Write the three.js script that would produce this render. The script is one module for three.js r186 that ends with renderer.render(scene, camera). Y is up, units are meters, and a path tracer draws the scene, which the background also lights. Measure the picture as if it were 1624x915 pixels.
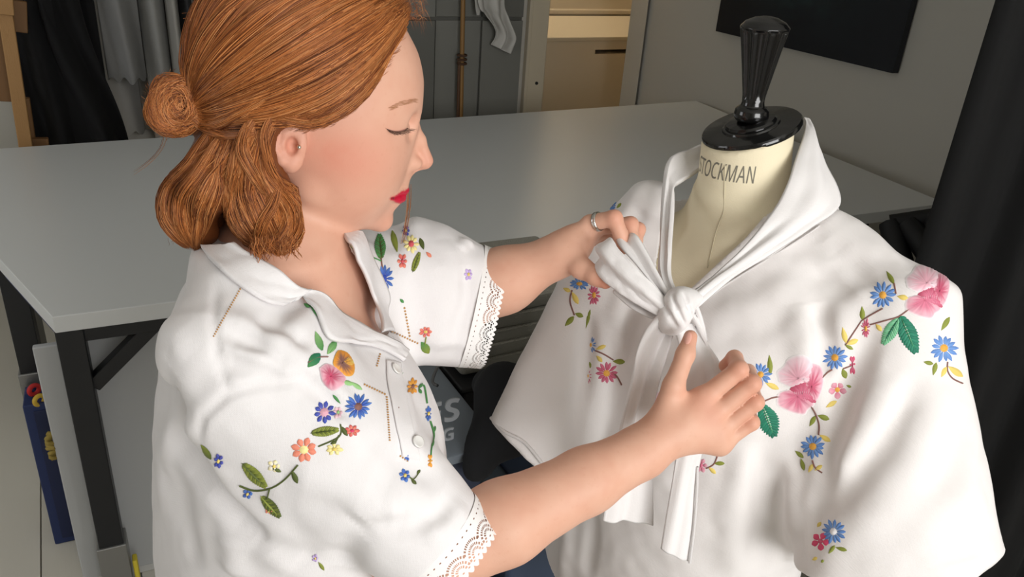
import * as THREE from 'three';
import { mergeGeometries, mergeVertices, toCreasedNormals } from 'three/addons/utils/BufferGeometryUtils.js';
import { RoundedBoxGeometry } from 'three/addons/geometries/RoundedBoxGeometry.js';
import { FontLoader } from 'three/addons/loaders/FontLoader.js';
import { TextGeometry } from 'three/addons/geometries/TextGeometry.js';
import { RectAreaLightUniformsLib } from 'three/addons/lights/RectAreaLightUniformsLib.js';

// ------------------------------------------------------------------ camera
const W = 1624, H = 915, F = 1270, EYE = 1.72;
const V3 = (x, y, z) => new THREE.Vector3(x, y, z);
const down = V3((620 - 812) / F, -(3100 - 457.5) / F, -1).normalize();   // where the verticals of the room converge
const upC = down.clone().negate();
const fwC = V3(0, 0, -1).addScaledVector(upC, -V3(0, 0, -1).dot(upC)).normalize();
const rtC = fwC.clone().cross(upC);
const camX = V3(rtC.x, upC.x, -fwC.x), camY = V3(rtC.y, upC.y, -fwC.y), camZ = V3(rtC.z, upC.z, -fwC.z);
const EYEP = V3(0, EYE, 0);
const camera = new THREE.PerspectiveCamera(2 * Math.atan(457.5 / F) * 180 / Math.PI, W / H, 0.02, 60);
camera.position.copy(EYEP);
camera.quaternion.setFromRotationMatrix(new THREE.Matrix4().makeBasis(camX, camY, camZ));
const scene = new THREE.Scene();
// ------------------------------------------------------------------ sky, daylight, exposure
scene.background = new THREE.Color().setRGB(0.75, 0.85, 1.0);
const renderer = new THREE.WebGLRenderer({ antialias: true });
renderer.toneMapping = THREE.LinearToneMapping;
renderer.toneMappingExposure = 1.0;
renderer.shadowMap.enabled = true;
RectAreaLightUniformsLib.init();
// room axes: s runs along the long edge of the work table, t away from the camera
const TH = 29.5 * Math.PI / 180;
const AX = V3(Math.cos(TH), 0, -Math.sin(TH)), BX = V3(-Math.sin(TH), 0, -Math.cos(TH));
const RP = (s, t, y) => V3(s * AX.x + t * BX.x, y, s * AX.z + t * BX.z);
const ROOM = { s0: -2.1, s1: 2.88, t0: -1.5, t1: 3.85, h: 2.65 };
const WIN2 = { t0: 1.3, t1: 2.5, y0: 1.1, y1: 2.3 };             // in the left wall
const WIN = { s0: -.15, s1: 1.35, y0: 1.1, y1: 2.4 };   // in the wall behind the viewer
{
  const l = new THREE.RectAreaLight(new THREE.Color().setRGB(1.0, 0.98, 0.955), 8.7, WIN.s1 - WIN.s0 - 0.1, WIN.y1 - WIN.y0 - 0.1);
  l.position.copy(RP((WIN.s0 + WIN.s1) / 2, ROOM.t0 + 0.02, (WIN.y0 + WIN.y1) / 2));
  l.lookAt(RP((WIN.s0 + WIN.s1) / 2, ROOM.t0 + 2, (WIN.y0 + WIN.y1) / 2));
  l.name = 'window_daylight'; l.castShadow = true; scene.add(l);
  const k = new THREE.RectAreaLight(new THREE.Color().setRGB(1.0, 0.98, 0.955), 2.5, WIN2.t1 - WIN2.t0 - 0.1, WIN2.y1 - WIN2.y0 - 0.1);
  k.position.copy(RP(ROOM.s0 + 0.02, (WIN2.t0 + WIN2.t1) / 2, (WIN2.y0 + WIN2.y1) / 2)); k.lookAt(RP(ROOM.s0 + 2, (WIN2.t0 + WIN2.t1) / 2, (WIN2.y0 + WIN2.y1) / 2));
  k.name = 'side_window_daylight'; k.castShadow = true; scene.add(k);
}
// ------------------------------------------------------------------ helpers
let seed = 12345;
const rnd = () => { seed = (seed * 1664525 + 1013904223) >>> 0; return seed / 4294967296; };
const rr = (a, b) => a + (b - a) * rnd();
const clamp = (x, a, b) => x < a ? a : x > b ? b : x;
const mix = (a, b, t) => a + (b - a) * t;
const sstep = (a, b, x) => { const t = clamp((x - a) / (b - a), 0, 1); return t * t * (3 - 2 * t); };
const rayDir = (px, py) => camX.clone().multiplyScalar((px - 812) / F).addScaledVector(camY, -(py - 457.5) / F).addScaledVector(camZ, -1);
const P = (px, py, d) => EYEP.clone().addScaledVector(rayDir(px, py), d);
const PX = (n, d) => n * d / F;                       // length in metres of n pixels at depth d
const project = p => { const q = p.clone().sub(EYEP), d = -q.dot(camZ); return [812 + F * q.dot(camX) / d, 457.5 - F * q.dot(camY) / d, d]; };
const onPlane = (px, py, n, c) => { const r = rayDir(px, py); return EYEP.clone().addScaledVector(r, (c - EYEP.dot(n)) / r.dot(n)); };
const onY = (px, py, y) => onPlane(px, py, V3(0, 1, 0), y);
const onT = (px, py, t) => onPlane(px, py, BX, t);
const onS = (px, py, s) => onPlane(px, py, AX, s);
const ST = p => [p.dot(AX), p.dot(BX), p.y];
const lin = (r, g, b) => new THREE.Color().setRGB(r / 255, g / 255, b / 255, THREE.SRGBColorSpace);
const used = {};
const numbered = n => { const k = used[n] = (used[n] ?? -1) + 1; return k ? n + '_' + String(k).padStart(3, '0') : n; };
function shade(o) { o.traverse(m => { if (m.isMesh) { m.castShadow = true; m.receiveShadow = true; } }); return o; }
function thing(name, label, category, group) {
  const o = new THREE.Group(); o.name = numbered(name); scene.add(o);
  o.userData = { label, category }; if (group) o.userData.group = group; return o;
}
function part(name, geo, m, parent, label) {
  const o = new THREE.Mesh(geo, m); o.name = name; o.castShadow = o.receiveShadow = true; parent.add(o);
  if (label) o.userData.label = label; return o;
}
function one(name, geo, m, label, category, group) {
  const o = new THREE.Mesh(geo, m); o.name = numbered(name); o.castShadow = o.receiveShadow = true; scene.add(o);
  o.userData = { label, category }; if (group) o.userData.group = group; return o;
}
function structure(name, geo, m, label) {
  const o = new THREE.Mesh(geo, m); o.name = name; o.castShadow = o.receiveShadow = true; scene.add(o);
  o.userData = { kind: 'structure', label, category: name.split('_')[0] }; return o;
}
// noise
const hash3 = (x, y, z) => { let n = Math.imul(x, 374761393) + Math.imul(y, 668265263) + Math.imul(z, 1274126177) | 0; n = Math.imul(n ^ (n >>> 13), 1274126177); return ((n ^ (n >>> 16)) >>> 0) / 4294967296; };
function noise(x, y, z) {
  const i = Math.floor(x), j = Math.floor(y), k = Math.floor(z), u = x - i, v = y - j, w = z - k;
  const a = u * u * (3 - 2 * u), b = v * v * (3 - 2 * v), c = w * w * (3 - 2 * w);
  const g = (p, q, r) => hash3(i + p, j + q, k + r);
  return mix(mix(mix(g(0, 0, 0), g(1, 0, 0), a), mix(g(0, 1, 0), g(1, 1, 0), a), b), mix(mix(g(0, 0, 1), g(1, 0, 1), a), mix(g(0, 1, 1), g(1, 1, 1), a), b), c) * 2 - 1;
}
// computed textures
function dataTex(n, fn, srgb, rep = 1) {
  const d = new Uint8Array(n * n * 4);
  for (let y = 0; y < n; y++) for (let x = 0; x < n; x++) { const c = fn(x, y); d.set([c[0], c[1], c[2], c[3] ?? 255], (y * n + x) * 4); }
  const t = new THREE.DataTexture(d, n, n); t.wrapS = t.wrapT = THREE.RepeatWrapping; t.magFilter = THREE.LinearFilter; t.minFilter = THREE.LinearMipmapLinearFilter; t.generateMipmaps = true;
  if (srgb) t.colorSpace = THREE.SRGBColorSpace; t.repeat.set(rep, rep); t.needsUpdate = true; return t;
}
const wrapNoise = (x, y, n, cells, s) => { // tileable value noise
  const u = x / n * cells, v = y / n * cells, i = Math.floor(u), j = Math.floor(v), a = u - i, b = v - j, f = t => t * t * (3 - 2 * t);
  const g = (p, q) => hash3(((i + p) % cells + cells) % cells, ((j + q) % cells + cells) % cells, s);
  return mix(mix(g(0, 0), g(1, 0), f(a)), mix(g(0, 1), g(1, 1), f(a)), f(b));
};
const weaveTex = dataTex(256, (x, y) => { const w = (Math.sin(x * Math.PI / 2) * Math.sin(y * Math.PI / 2)) * 40 + (wrapNoise(x, y * 8 % 256, 256, 32, 3) - .5) * 60 + (wrapNoise(x * 8 % 256, y, 256, 32, 5) - .5) * 60; const v = clamp(128 + w, 0, 255); return [v, v, v]; });
const grainTex = dataTex(256, (x, y) => { const v = 120 + 70 * wrapNoise(x, y, 256, 64, 1) + 60 * wrapNoise(x, y, 256, 16, 2); return [v, v, v]; });
const M = (color, rough = 0.8, o = {}) => new THREE.MeshPhysicalMaterial({ color, roughness: rough, side: THREE.DoubleSide, ...o });
const rep = (t, n) => { const c = t.clone(); c.repeat.set(n, n); c.needsUpdate = true; return c; };

// ------------------------------------------------------------------ implicit surfaces
const smin = (a, b, k) => { const h = Math.max(k - Math.abs(a - b), 0) / k; return Math.min(a, b) - h * h * k * .25; };
const smax = (a, b, k) => -smin(-a, -b, k);
const cap = (A, B, ra, rb = ra) => {
  const ax = A.x, ay = A.y, az = A.z, bx = B.x - ax, by = B.y - ay, bz = B.z - az, l = Math.max(1e-9, bx * bx + by * by + bz * bz);
  return (x, y, z) => { const X = x - ax, Y = y - ay, Z = z - az; let h = (X * bx + Y * by + Z * bz) / l; h = h < 0 ? 0 : h > 1 ? 1 : h; const p = X - bx * h, q = Y - by * h, r = Z - bz * h; return Math.sqrt(p * p + q * q + r * r) - (ra + (rb - ra) * h); };
};
const ball = (A, r) => { const { x: ax, y: ay, z: az } = A; return (x, y, z) => Math.hypot(x - ax, y - ay, z - az) - r; };
const ell = (A, e, r) => { // e: three unit axes, r: three radii
  const { x: ax, y: ay, z: az } = A, [u, v, w] = e, [a, b, c] = r;
  return (x, y, z) => {
    const X = x - ax, Y = y - ay, Z = z - az;
    const p = (X * u.x + Y * u.y + Z * u.z) / a, q = (X * v.x + Y * v.y + Z * v.z) / b, s = (X * w.x + Y * w.y + Z * w.z) / c;
    const k0 = Math.sqrt(p * p + q * q + s * s); if (k0 < 1e-6) return -Math.min(a, b, c);
    const k1 = Math.sqrt(p * p / a / a + q * q / b / b + s * s / c / c); return k0 * (k0 - 1) / k1;
  };
};
// tapered bar of elliptical section: axis A->B, half widths along w (and along axis x w), flat ends rounded
const slab = (A, B, w, wa, wb, ha, hb) => {
  const ax = B.clone().sub(A), L = ax.length(); ax.normalize(); const u = w.clone().addScaledVector(ax, -w.dot(ax)).normalize(), v = ax.clone().cross(u);
  return (x, y, z) => {
    const X = x - A.x, Y = y - A.y, Z = z - A.z; const t = X * ax.x + Y * ax.y + Z * ax.z, k = clamp(t / L, -.15, 1.15);
    const a = mix(wa, wb, k), b = mix(ha, hb, k), p = (X * u.x + Y * u.y + Z * u.z) / a, q = (X * v.x + Y * v.y + Z * v.z) / b;
    const k0 = Math.sqrt(p * p + q * q), k1 = Math.sqrt(p * p / a / a + q * q / b / b); const d = k0 < 1e-5 ? -Math.min(a, b) : k0 * (k0 - 1) / k1;
    return smax(d * .93, Math.max(-t, t - L), .012);
  };
};
// upright loft: keys [y, cx, cz, half f, half l] with the section turned so that f runs along Fd
const loft = (keys, Fd, power = 2.3) => {
  keys = keys.slice().sort((a, b) => a[0] - b[0]); const n = keys.length;
  const at = (y, j) => { if (y <= keys[0][0]) return keys[0][j]; if (y >= keys[n - 1][0]) return keys[n - 1][j]; let i = 0; while (keys[i + 1][0] < y) i++; const k0 = keys[Math.max(0, i - 1)], k1 = keys[i], k2 = keys[i + 1], k3 = keys[Math.min(n - 1, i + 2)], t = (y - k1[0]) / (k2[0] - k1[0]); const m1 = (k2[j] - k0[j]) / (k2[0] - k0[0]) * (k2[0] - k1[0]), m2 = (k3[j] - k1[j]) / (k3[0] - k1[0]) * (k2[0] - k1[0]), t2 = t * t, t3 = t2 * t; return (2 * t3 - 3 * t2 + 1) * k1[j] + (t3 - 2 * t2 + t) * m1 + (-2 * t3 + 3 * t2) * k2[j] + (t3 - t2) * m2; };
  const y0 = keys[0][0], y1 = keys[n - 1][0];
  return (x, y, z) => {
    const X = x - at(y, 1), Z = z - at(y, 2), a = at(y, 3), b = at(y, 4);
    const p = Math.abs(X * Fd.x + Z * Fd.z) / a, q = Math.abs(-X * Fd.z + Z * Fd.x) / b;
    const k = Math.pow(Math.pow(p, power) + Math.pow(q, power), 1 / power); const d = (k - 1) * Math.min(a, b) * .85;
    return smax(d, Math.max(y0 - y, y - y1), .01);
  };
};
const unionS = (list, k) => (x, y, z) => { let d = list[0](x, y, z); for (let i = 1; i < list.length; i++) d = smin(d, list[i](x, y, z), k); return d; };
function grad(f, x, y, z, e = .0006) {
  const gx = f(x + e, y, z) - f(x - e, y, z), gy = f(x, y + e, z) - f(x, y - e, z), gz = f(x, y, z + e) - f(x, y, z - e); return [gx / (2 * e), gy / (2 * e), gz / (2 * e)];
}
// surface nets over a box, evaluated only near the surface
function meshField(f, lo, hi, cell, newton = true) {
  const nx = Math.ceil((hi.x - lo.x) / cell) + 1, ny = Math.ceil((hi.y - lo.y) / cell) + 1, nz = Math.ceil((hi.z - lo.z) / cell) + 1;
  const S = new Float32Array(nx * ny * nz), B = 6, R = B * cell * .9 + cell * 2;
  for (let bz = 0; bz < nz; bz += B) for (let by = 0; by < ny; by += B) for (let bx = 0; bx < nx; bx += B) {
    const c = f(lo.x + (bx + B / 2) * cell, lo.y + (by + B / 2) * cell, lo.z + (bz + B / 2) * cell), far = Math.abs(c) > R * 1.5;
    for (let k = bz; k < Math.min(nz, bz + B); k++) for (let j = by; j < Math.min(ny, by + B); j++) for (let i = bx; i < Math.min(nx, bx + B); i++)
      S[(k * ny + j) * nx + i] = far ? c : f(lo.x + i * cell, lo.y + j * cell, lo.z + k * cell);
  }
  const id = new Int32Array(nx * ny * nz).fill(-1), pos = [];
  const off = [0, 1, nx, nx + 1, nx * ny, nx * ny + 1, nx * ny + nx, nx * ny + nx + 1];
  const ed = [[0, 1], [2, 3], [4, 5], [6, 7], [0, 2], [1, 3], [4, 6], [5, 7], [0, 4], [1, 5], [2, 6], [3, 7]];
  for (let k = 0; k < nz - 1; k++) for (let j = 0; j < ny - 1; j++) for (let i = 0; i < nx - 1; i++) {
    const o = (k * ny + j) * nx + i; let m = 0; for (let c = 0; c < 8; c++) if (S[o + off[c]] < 0) m |= 1 << c; if (m === 0 || m === 255) continue;
    let x = 0, y = 0, z = 0, n = 0;
    for (const [a, b] of ed) { const A = S[o + off[a]], Bv = S[o + off[b]]; if ((A < 0) === (Bv < 0)) continue; const t = A / (A - Bv); x += mix(a & 1, b & 1, t); y += mix(a >> 1 & 1, b >> 1 & 1, t); z += mix(a >> 2 & 1, b >> 2 & 1, t); n++; }
    id[o] = pos.length / 3; pos.push(lo.x + (i + x / n) * cell, lo.y + (j + y / n) * cell, lo.z + (k + z / n) * cell);
  }
  const idx = [], quad = (a, b, c, d, fl) => { if (a < 0 || b < 0 || c < 0 || d < 0) return; if (!fl) idx.push(a, b, c, a, c, d); else idx.push(a, c, b, a, d, c); };
  for (let k = 1; k < nz - 1; k++) for (let j = 1; j < ny - 1; j++) for (let i = 1; i < nx - 1; i++) {
    const o = (k * ny + j) * nx + i, s = S[o] < 0;
    if (s !== S[o + 1] < 0) quad(id[o], id[o - nx], id[o - nx - nx * ny], id[o - nx * ny], !s);
    if (s !== S[o + nx] < 0) quad(id[o], id[o - nx * ny], id[o - nx * ny - 1], id[o - 1], !s);
    if (s !== S[o + nx * ny] < 0) quad(id[o], id[o - 1], id[o - 1 - nx], id[o - nx], !s);
  }
  const nor = new Float32Array(pos.length), uv = new Float32Array(pos.length / 3 * 2);
  for (let i = 0; i < pos.length; i += 3) {
    let [gx, gy, gz] = grad(f, pos[i], pos[i + 1], pos[i + 2], cell * .5);
    let l = Math.hypot(gx, gy, gz) || 1;
    if (newton) { const d = f(pos[i], pos[i + 1], pos[i + 2]), s = clamp(d / Math.max(l, .3), -cell * .6, cell * .6) / l; pos[i] -= gx * s; pos[i + 1] -= gy * s; pos[i + 2] -= gz * s; [gx, gy, gz] = grad(f, pos[i], pos[i + 1], pos[i + 2], cell * .5); l = Math.hypot(gx, gy, gz) || 1; }
    nor[i] = gx / l; nor[i + 1] = gy / l; nor[i + 2] = gz / l;
    uv[i / 3 * 2] = pos[i] * .9 - pos[i + 2] * .7; uv[i / 3 * 2 + 1] = pos[i + 1] + .3 * pos[i + 2];
  }
  const g = new THREE.BufferGeometry(); g.setAttribute('position', new THREE.Float32BufferAttribute(pos, 3)); g.setAttribute('normal', new THREE.BufferAttribute(nor, 3)); g.setAttribute('uv', new THREE.BufferAttribute(uv, 2)); g.setIndex(idx); return g;
}
function hit(f, px, py, d0 = .45, d1 = 1.5) { // first surface along a pixel's ray
  const r = rayDir(px, py), l = r.length(); let d = d0;
  for (let i = 0; i < 160 && d < d1; i++) { const q = f(EYEP.x + r.x * d, EYEP.y + r.y * d, EYEP.z + r.z * d); if (q < .0002) return EYEP.clone().addScaledVector(r, d); d += Math.max(q, .0003) / l * .75; }
  return null;
}
function hitNear(f, px, py, d0, d1) { // as hit, or the point of the ray that comes closest
  const h = hit(f, px, py, d0, d1); if (h) return h; const r = rayDir(px, py); let best = 9, bd = d0;
  for (let d = d0 ?? .45; d < (d1 ?? 1.5); d += .004) { const q = f(EYEP.x + r.x * d, EYEP.y + r.y * d, EYEP.z + r.z * d); if (q < best) { best = q; bd = d; } }
  const p = EYEP.clone().addScaledVector(r, bd), g = grad(f, p.x, p.y, p.z); return p.sub(V3(...g).multiplyScalar(best));
}
const normalAt = (f, p, e = .002) => V3(...grad(f, p.x, p.y, p.z, e)).normalize();
// fold: raised (h > 0) or sunk line on a field
function foldLine(base, pts, h, w, d0, d1) {
  const q = pts.map(p => hitNear(base, p[0], p[1], d0, d1)); const n = q.length;
  const c = q.reduce((a, b) => a.add(b), V3(0, 0, 0)).multiplyScalar(1 / n), R = Math.max(...q.map(p => p.distanceTo(c))) + 3 * w;
  const len = [0]; for (let i = 1; i < n; i++) len.push(len[i - 1] + q[i].distanceTo(q[i - 1]));
  return (x, y, z) => {
    const dx = x - c.x, dy = y - c.y, dz = z - c.z; if (dx * dx + dy * dy + dz * dz > R * R) return 0;
    let b = 1e9, s = 0;
    for (let i = 0; i < n - 1; i++) { const A = q[i], C = q[i + 1], bx = C.x - A.x, by = C.y - A.y, bz = C.z - A.z, X = x - A.x, Y = y - A.y, Z = z - A.z, l = bx * bx + by * by + bz * bz; let t = (X * bx + Y * by + Z * bz) / l; t = t < 0 ? 0 : t > 1 ? 1 : t; const e = (X - bx * t) ** 2 + (Y - by * t) ** 2 + (Z - bz * t) ** 2; if (e < b) { b = e; s = len[i] + t * (len[i + 1] - len[i]); } }
    const k = s / len[n - 1]; return h * Math.exp(-b / (w * w)) * Math.min(1, Math.min(k, 1 - k) * 4 + .15);
  };
}
const withFolds = (base, folds) => (x, y, z) => { let d = base(x, y, z); if (d < .05 && d > -.05) for (const f of folds) d -= f(x, y, z); return d; };
// ------------------------------------------------------------------ sheets
function catmull(p, t) { const n = p.length - 1, f = clamp(t, 0, 1) * n, i = Math.min(n - 1, Math.floor(f)), u = f - i; const a = p[Math.max(0, i - 1)], b = p[i], c = p[i + 1], d = p[Math.min(n, i + 2)]; const o = V3(0, 0, 0); for (const k of ['x', 'y', 'z']) o[k] = .5 * (2 * b[k] + (c[k] - a[k]) * u + (2 * a[k] - 5 * b[k] + 4 * c[k] - d[k]) * u * u + (3 * b[k] - a[k] - 3 * c[k] + d[k]) * u * u * u); return o; }
function solidSheet(pt, nu, nv, th, disp) { // pt(u, v) -> Vector3; a closed sheet of thickness th
  const g = []; for (let i = 0; i <= nu; i++) { g.push([]); for (let j = 0; j <= nv; j++) g[i].push(pt(i / nu, j / nv)); }
  const nrm = (i, j) => { const a = g[Math.min(nu, i + 1)][j].clone().sub(g[Math.max(0, i - 1)][j]), b = g[i][Math.min(nv, j + 1)].clone().sub(g[i][Math.max(0, j - 1)]); return a.cross(b).normalize(); };
  if (disp) { const q = g.map((r, i) => r.map((p, j) => p.clone().addScaledVector(nrm(i, j), disp(i / nu, j / nv)))); for (let i = 0; i <= nu; i++) g[i] = q[i]; }
  const pos = [], uv = [], idx = [], N = (nu + 1) * (nv + 1); const wu = g[0][0].distanceTo(g[nu][0]), wv = g[nu >> 1][0].distanceTo(g[nu >> 1][nv]);
  for (const s of [1, -1]) for (let i = 0; i <= nu; i++) for (let j = 0; j <= nv; j++) { const p = g[i][j].clone().addScaledVector(nrm(i, j), s * th / 2); pos.push(p.x, p.y, p.z); uv.push(i / nu * wu, j / nv * wv); }
  const at = (s, i, j) => s * N + i * (nv + 1) + j;
  for (let i = 0; i < nu; i++) for (let j = 0; j < nv; j++) { idx.push(at(0, i, j), at(0, i + 1, j), at(0, i + 1, j + 1), at(0, i, j), at(0, i + 1, j + 1), at(0, i, j + 1)); idx.push(at(1, i, j), at(1, i + 1, j + 1), at(1, i + 1, j), at(1, i, j), at(1, i, j + 1), at(1, i + 1, j + 1)); }
  for (let i = 0; i < nu; i++) for (const j of [0, nv]) { const a = at(0, i, j), b = at(0, i + 1, j), c = at(1, i, j), d = at(1, i + 1, j); if (j) idx.push(a, b, c, b, d, c); else idx.push(a, c, b, b, c, d); }
  for (let j = 0; j < nv; j++) for (const i of [0, nu]) { const a = at(0, i, j), b = at(0, i, j + 1), c = at(1, i, j), d = at(1, i, j + 1); if (i) idx.push(a, c, b, b, c, d); else idx.push(a, b, c, b, d, c); }
  const geo = new THREE.BufferGeometry(); geo.setAttribute('position', new THREE.Float32BufferAttribute(pos, 3)); geo.setAttribute('uv', new THREE.Float32BufferAttribute(uv, 2)); geo.setIndex(idx);
  const c = geo; c.computeVertexNormals(); return c;
}
// strip of cloth: sections [leftPx, leftPy, leftDepth, rightPx, rightPy, rightDepth]
function strip(sec, th, nu, nv, disp) {
  const L = sec.map(s => P(s[0], s[1], s[2])), R = sec.map(s => P(s[3], s[4], s[5]));
  return solidSheet((u, v) => { const a = catmull(L, u), b = catmull(R, u); return a.lerp(b, v); }, nu, nv, th, disp);
}
function tube(points, r, seg = 24, rad = 6, taper) {
  const c = new THREE.CatmullRomCurve3(points), g = new THREE.TubeGeometry(c, seg, r, rad, false);
  if (taper) { const p = g.attributes.position; for (let i = 0; i <= seg; i++) { const o = c.getPointAt(i / seg), k = taper(i / seg); for (let j = 0; j <= rad; j++) { const n = i * (rad + 1) + j; p.setXYZ(n, o.x + (p.getX(n) - o.x) * k, o.y + (p.getY(n) - o.y) * k, o.z + (p.getZ(n) - o.z) * k); } } g.computeVertexNormals(); }
  return g;
}
const tintGeo = (g, c) => { const n = g.attributes.position.count, a = new Float32Array(n * 3); for (let i = 0; i < n; i++) a.set([c.r, c.g, c.b], i * 3); g.setAttribute('color', new THREE.BufferAttribute(a, 3)); return g; };
// ================================================================== the room
const plaster = M(lin(206, 203, 194), .9, { bumpMap: rep(grainTex, 1), bumpScale: .0008 });
const plasterW = M(lin(222, 220, 214), .9, { bumpMap: rep(grainTex, 1), bumpScale: .0008 });
function rbox(s0, s1, t0, t1, y0, y1, r = 0) { // box in room axes, as world geometry
  const g = r ? new RoundedBoxGeometry(s1 - s0, y1 - y0, t1 - t0, 2, Math.min(r, (s1 - s0) / 2.1, (y1 - y0) / 2.1, (t1 - t0) / 2.1)) : new THREE.BoxGeometry(s1 - s0, y1 - y0, t1 - t0);
  g.rotateY(TH); const c = RP((s0 + s1) / 2, (t0 + t1) / 2, (y0 + y1) / 2); g.translate(c.x, c.y, c.z); return g;
}
const RT = .14;
{ // floor of painted boards
  const fl = structure('floor', rbox(ROOM.s0 - RT, ROOM.s1 + 1.8, ROOM.t0 - RT, ROOM.t1 + 2.3, -.1, -.018), M(lin(208, 204, 192), .9), 'pale painted board floor');
  const pm = [0, 1, 2].map(i => M(lin(212 - 4 * i, 208 - 4 * i, 196 - 4 * i), .55, { bumpMap: rep(grainTex, 1), bumpScale: .0004 }));
  for (let s = ROOM.s0 - .1, k = 0; s < ROOM.s1; s += .24, k++) part('plank', rbox(s + .002, s + .238, ROOM.t0, ROOM.t1, -.018, 0), pm[k % 3], fl);
  structure('ceiling', rbox(ROOM.s0 - RT, ROOM.s1 + 1.8, ROOM.t0 - RT, ROOM.t1 + 2.3, ROOM.h, ROOM.h + .12), plasterW, 'plain pale ceiling');
}
// door opening in the back wall, where the warm passage shows
const dL = ST(onT(862, 100, ROOM.t1))[0], dR = ST(onT(1030, 100, ROOM.t1))[0];
structure('wall_back', mergeGeometries([rbox(ROOM.s0 - RT, dL, ROOM.t1, ROOM.t1 + RT, 0, ROOM.h), rbox(dR, ROOM.s1 + RT, ROOM.t1, ROOM.t1 + RT, 0, ROOM.h), rbox(dL, dR, ROOM.t1, ROOM.t1 + RT, 2.05, ROOM.h)]), plaster, 'grey plaster wall behind the work table with the doorway');
structure('wall_right', rbox(ROOM.s1, ROOM.s1 + RT, ROOM.t0 - RT, ROOM.t1, 0, ROOM.h), plaster, 'plain grey wall carrying the dark painting');
structure('wall_left', mergeGeometries([rbox(ROOM.s0 - RT, ROOM.s0, ROOM.t0 - RT, WIN2.t0, 0, ROOM.h), rbox(ROOM.s0 - RT, ROOM.s0, WIN2.t1, ROOM.t1 + 2.2, 0, ROOM.h), rbox(ROOM.s0 - RT, ROOM.s0, WIN2.t0, WIN2.t1, 0, WIN2.y0), rbox(ROOM.s0 - RT, ROOM.s0, WIN2.t0, WIN2.t1, WIN2.y1, ROOM.h)]), plasterW, 'plain wall with a smaller window');
structure('wall_front', mergeGeometries([rbox(ROOM.s0, WIN.s0, ROOM.t0 - RT, ROOM.t0, 0, ROOM.h), rbox(WIN.s1, ROOM.s1, ROOM.t0 - RT, ROOM.t0, 0, ROOM.h), rbox(WIN.s0, WIN.s1, ROOM.t0 - RT, ROOM.t0, 0, WIN.y0), rbox(WIN.s0, WIN.s1, ROOM.t0 - RT, ROOM.t0, WIN.y1, ROOM.h)]), plasterW, 'plain wall with the large window');
{ // window in the wall behind the viewer, out of frame: the source of the daylight
  const w = new THREE.Group(); w.name = 'window_1'; w.userData = { kind: 'structure', label: 'large white framed window', category: 'window' }; scene.add(w);
  const wm = M(lin(235, 235, 230), .5), g = [], t0 = ROOM.t0 - .1, t1 = ROOM.t0 - .04;
  for (const s of [WIN.s0, (WIN.s0 + WIN.s1) / 2 - .025, WIN.s1 - .05]) g.push(rbox(s, s + .05, t0, t1, WIN.y0, WIN.y1));
  for (const y of [WIN.y0, WIN.y1 - .05]) g.push(rbox(WIN.s0, WIN.s1, t0, t1, y, y + .05));
  part('window_frame', mergeGeometries(g), wm, w);
  for (const k of [0, 1]) { const a = mix(WIN.s0, WIN.s1, k / 2) + .03, b = mix(WIN.s0, WIN.s1, (k + 1) / 2) - .03; part('window_pane', rbox(a, b, t0 + .025, t0 + .031, WIN.y0 + .04, WIN.y1 - .04), new THREE.MeshPhysicalMaterial({ color: 0xffffff, roughness: .02, transmission: 1, thickness: 0 }), w); }
}
{ // smaller window in the left wall, out of frame
  const w = new THREE.Group(); w.name = 'window_2'; w.userData = { kind: 'structure', label: 'smaller white framed window in the left wall', category: 'window' }; scene.add(w);
  const wm = M(lin(235, 235, 230), .5), g = [], a = ROOM.s0 - .1, b = ROOM.s0 - .04;
  for (const t of [WIN2.t0, WIN2.t1 - .05]) g.push(rbox(a, b, t, t + .05, WIN2.y0, WIN2.y1));
  for (const y of [WIN2.y0, WIN2.y1 - .05]) g.push(rbox(a, b, WIN2.t0, WIN2.t1, y, y + .05));
  part('window_frame', mergeGeometries(g), wm, w); part('window_pane', rbox(a + .025, a + .031, WIN2.t0 + .04, WIN2.t1 - .04, WIN2.y0 + .04, WIN2.y1 - .04), new THREE.MeshPhysicalMaterial({ color: 0xffffff, roughness: .02, transmission: 1, thickness: 0 }), w);
}
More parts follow.
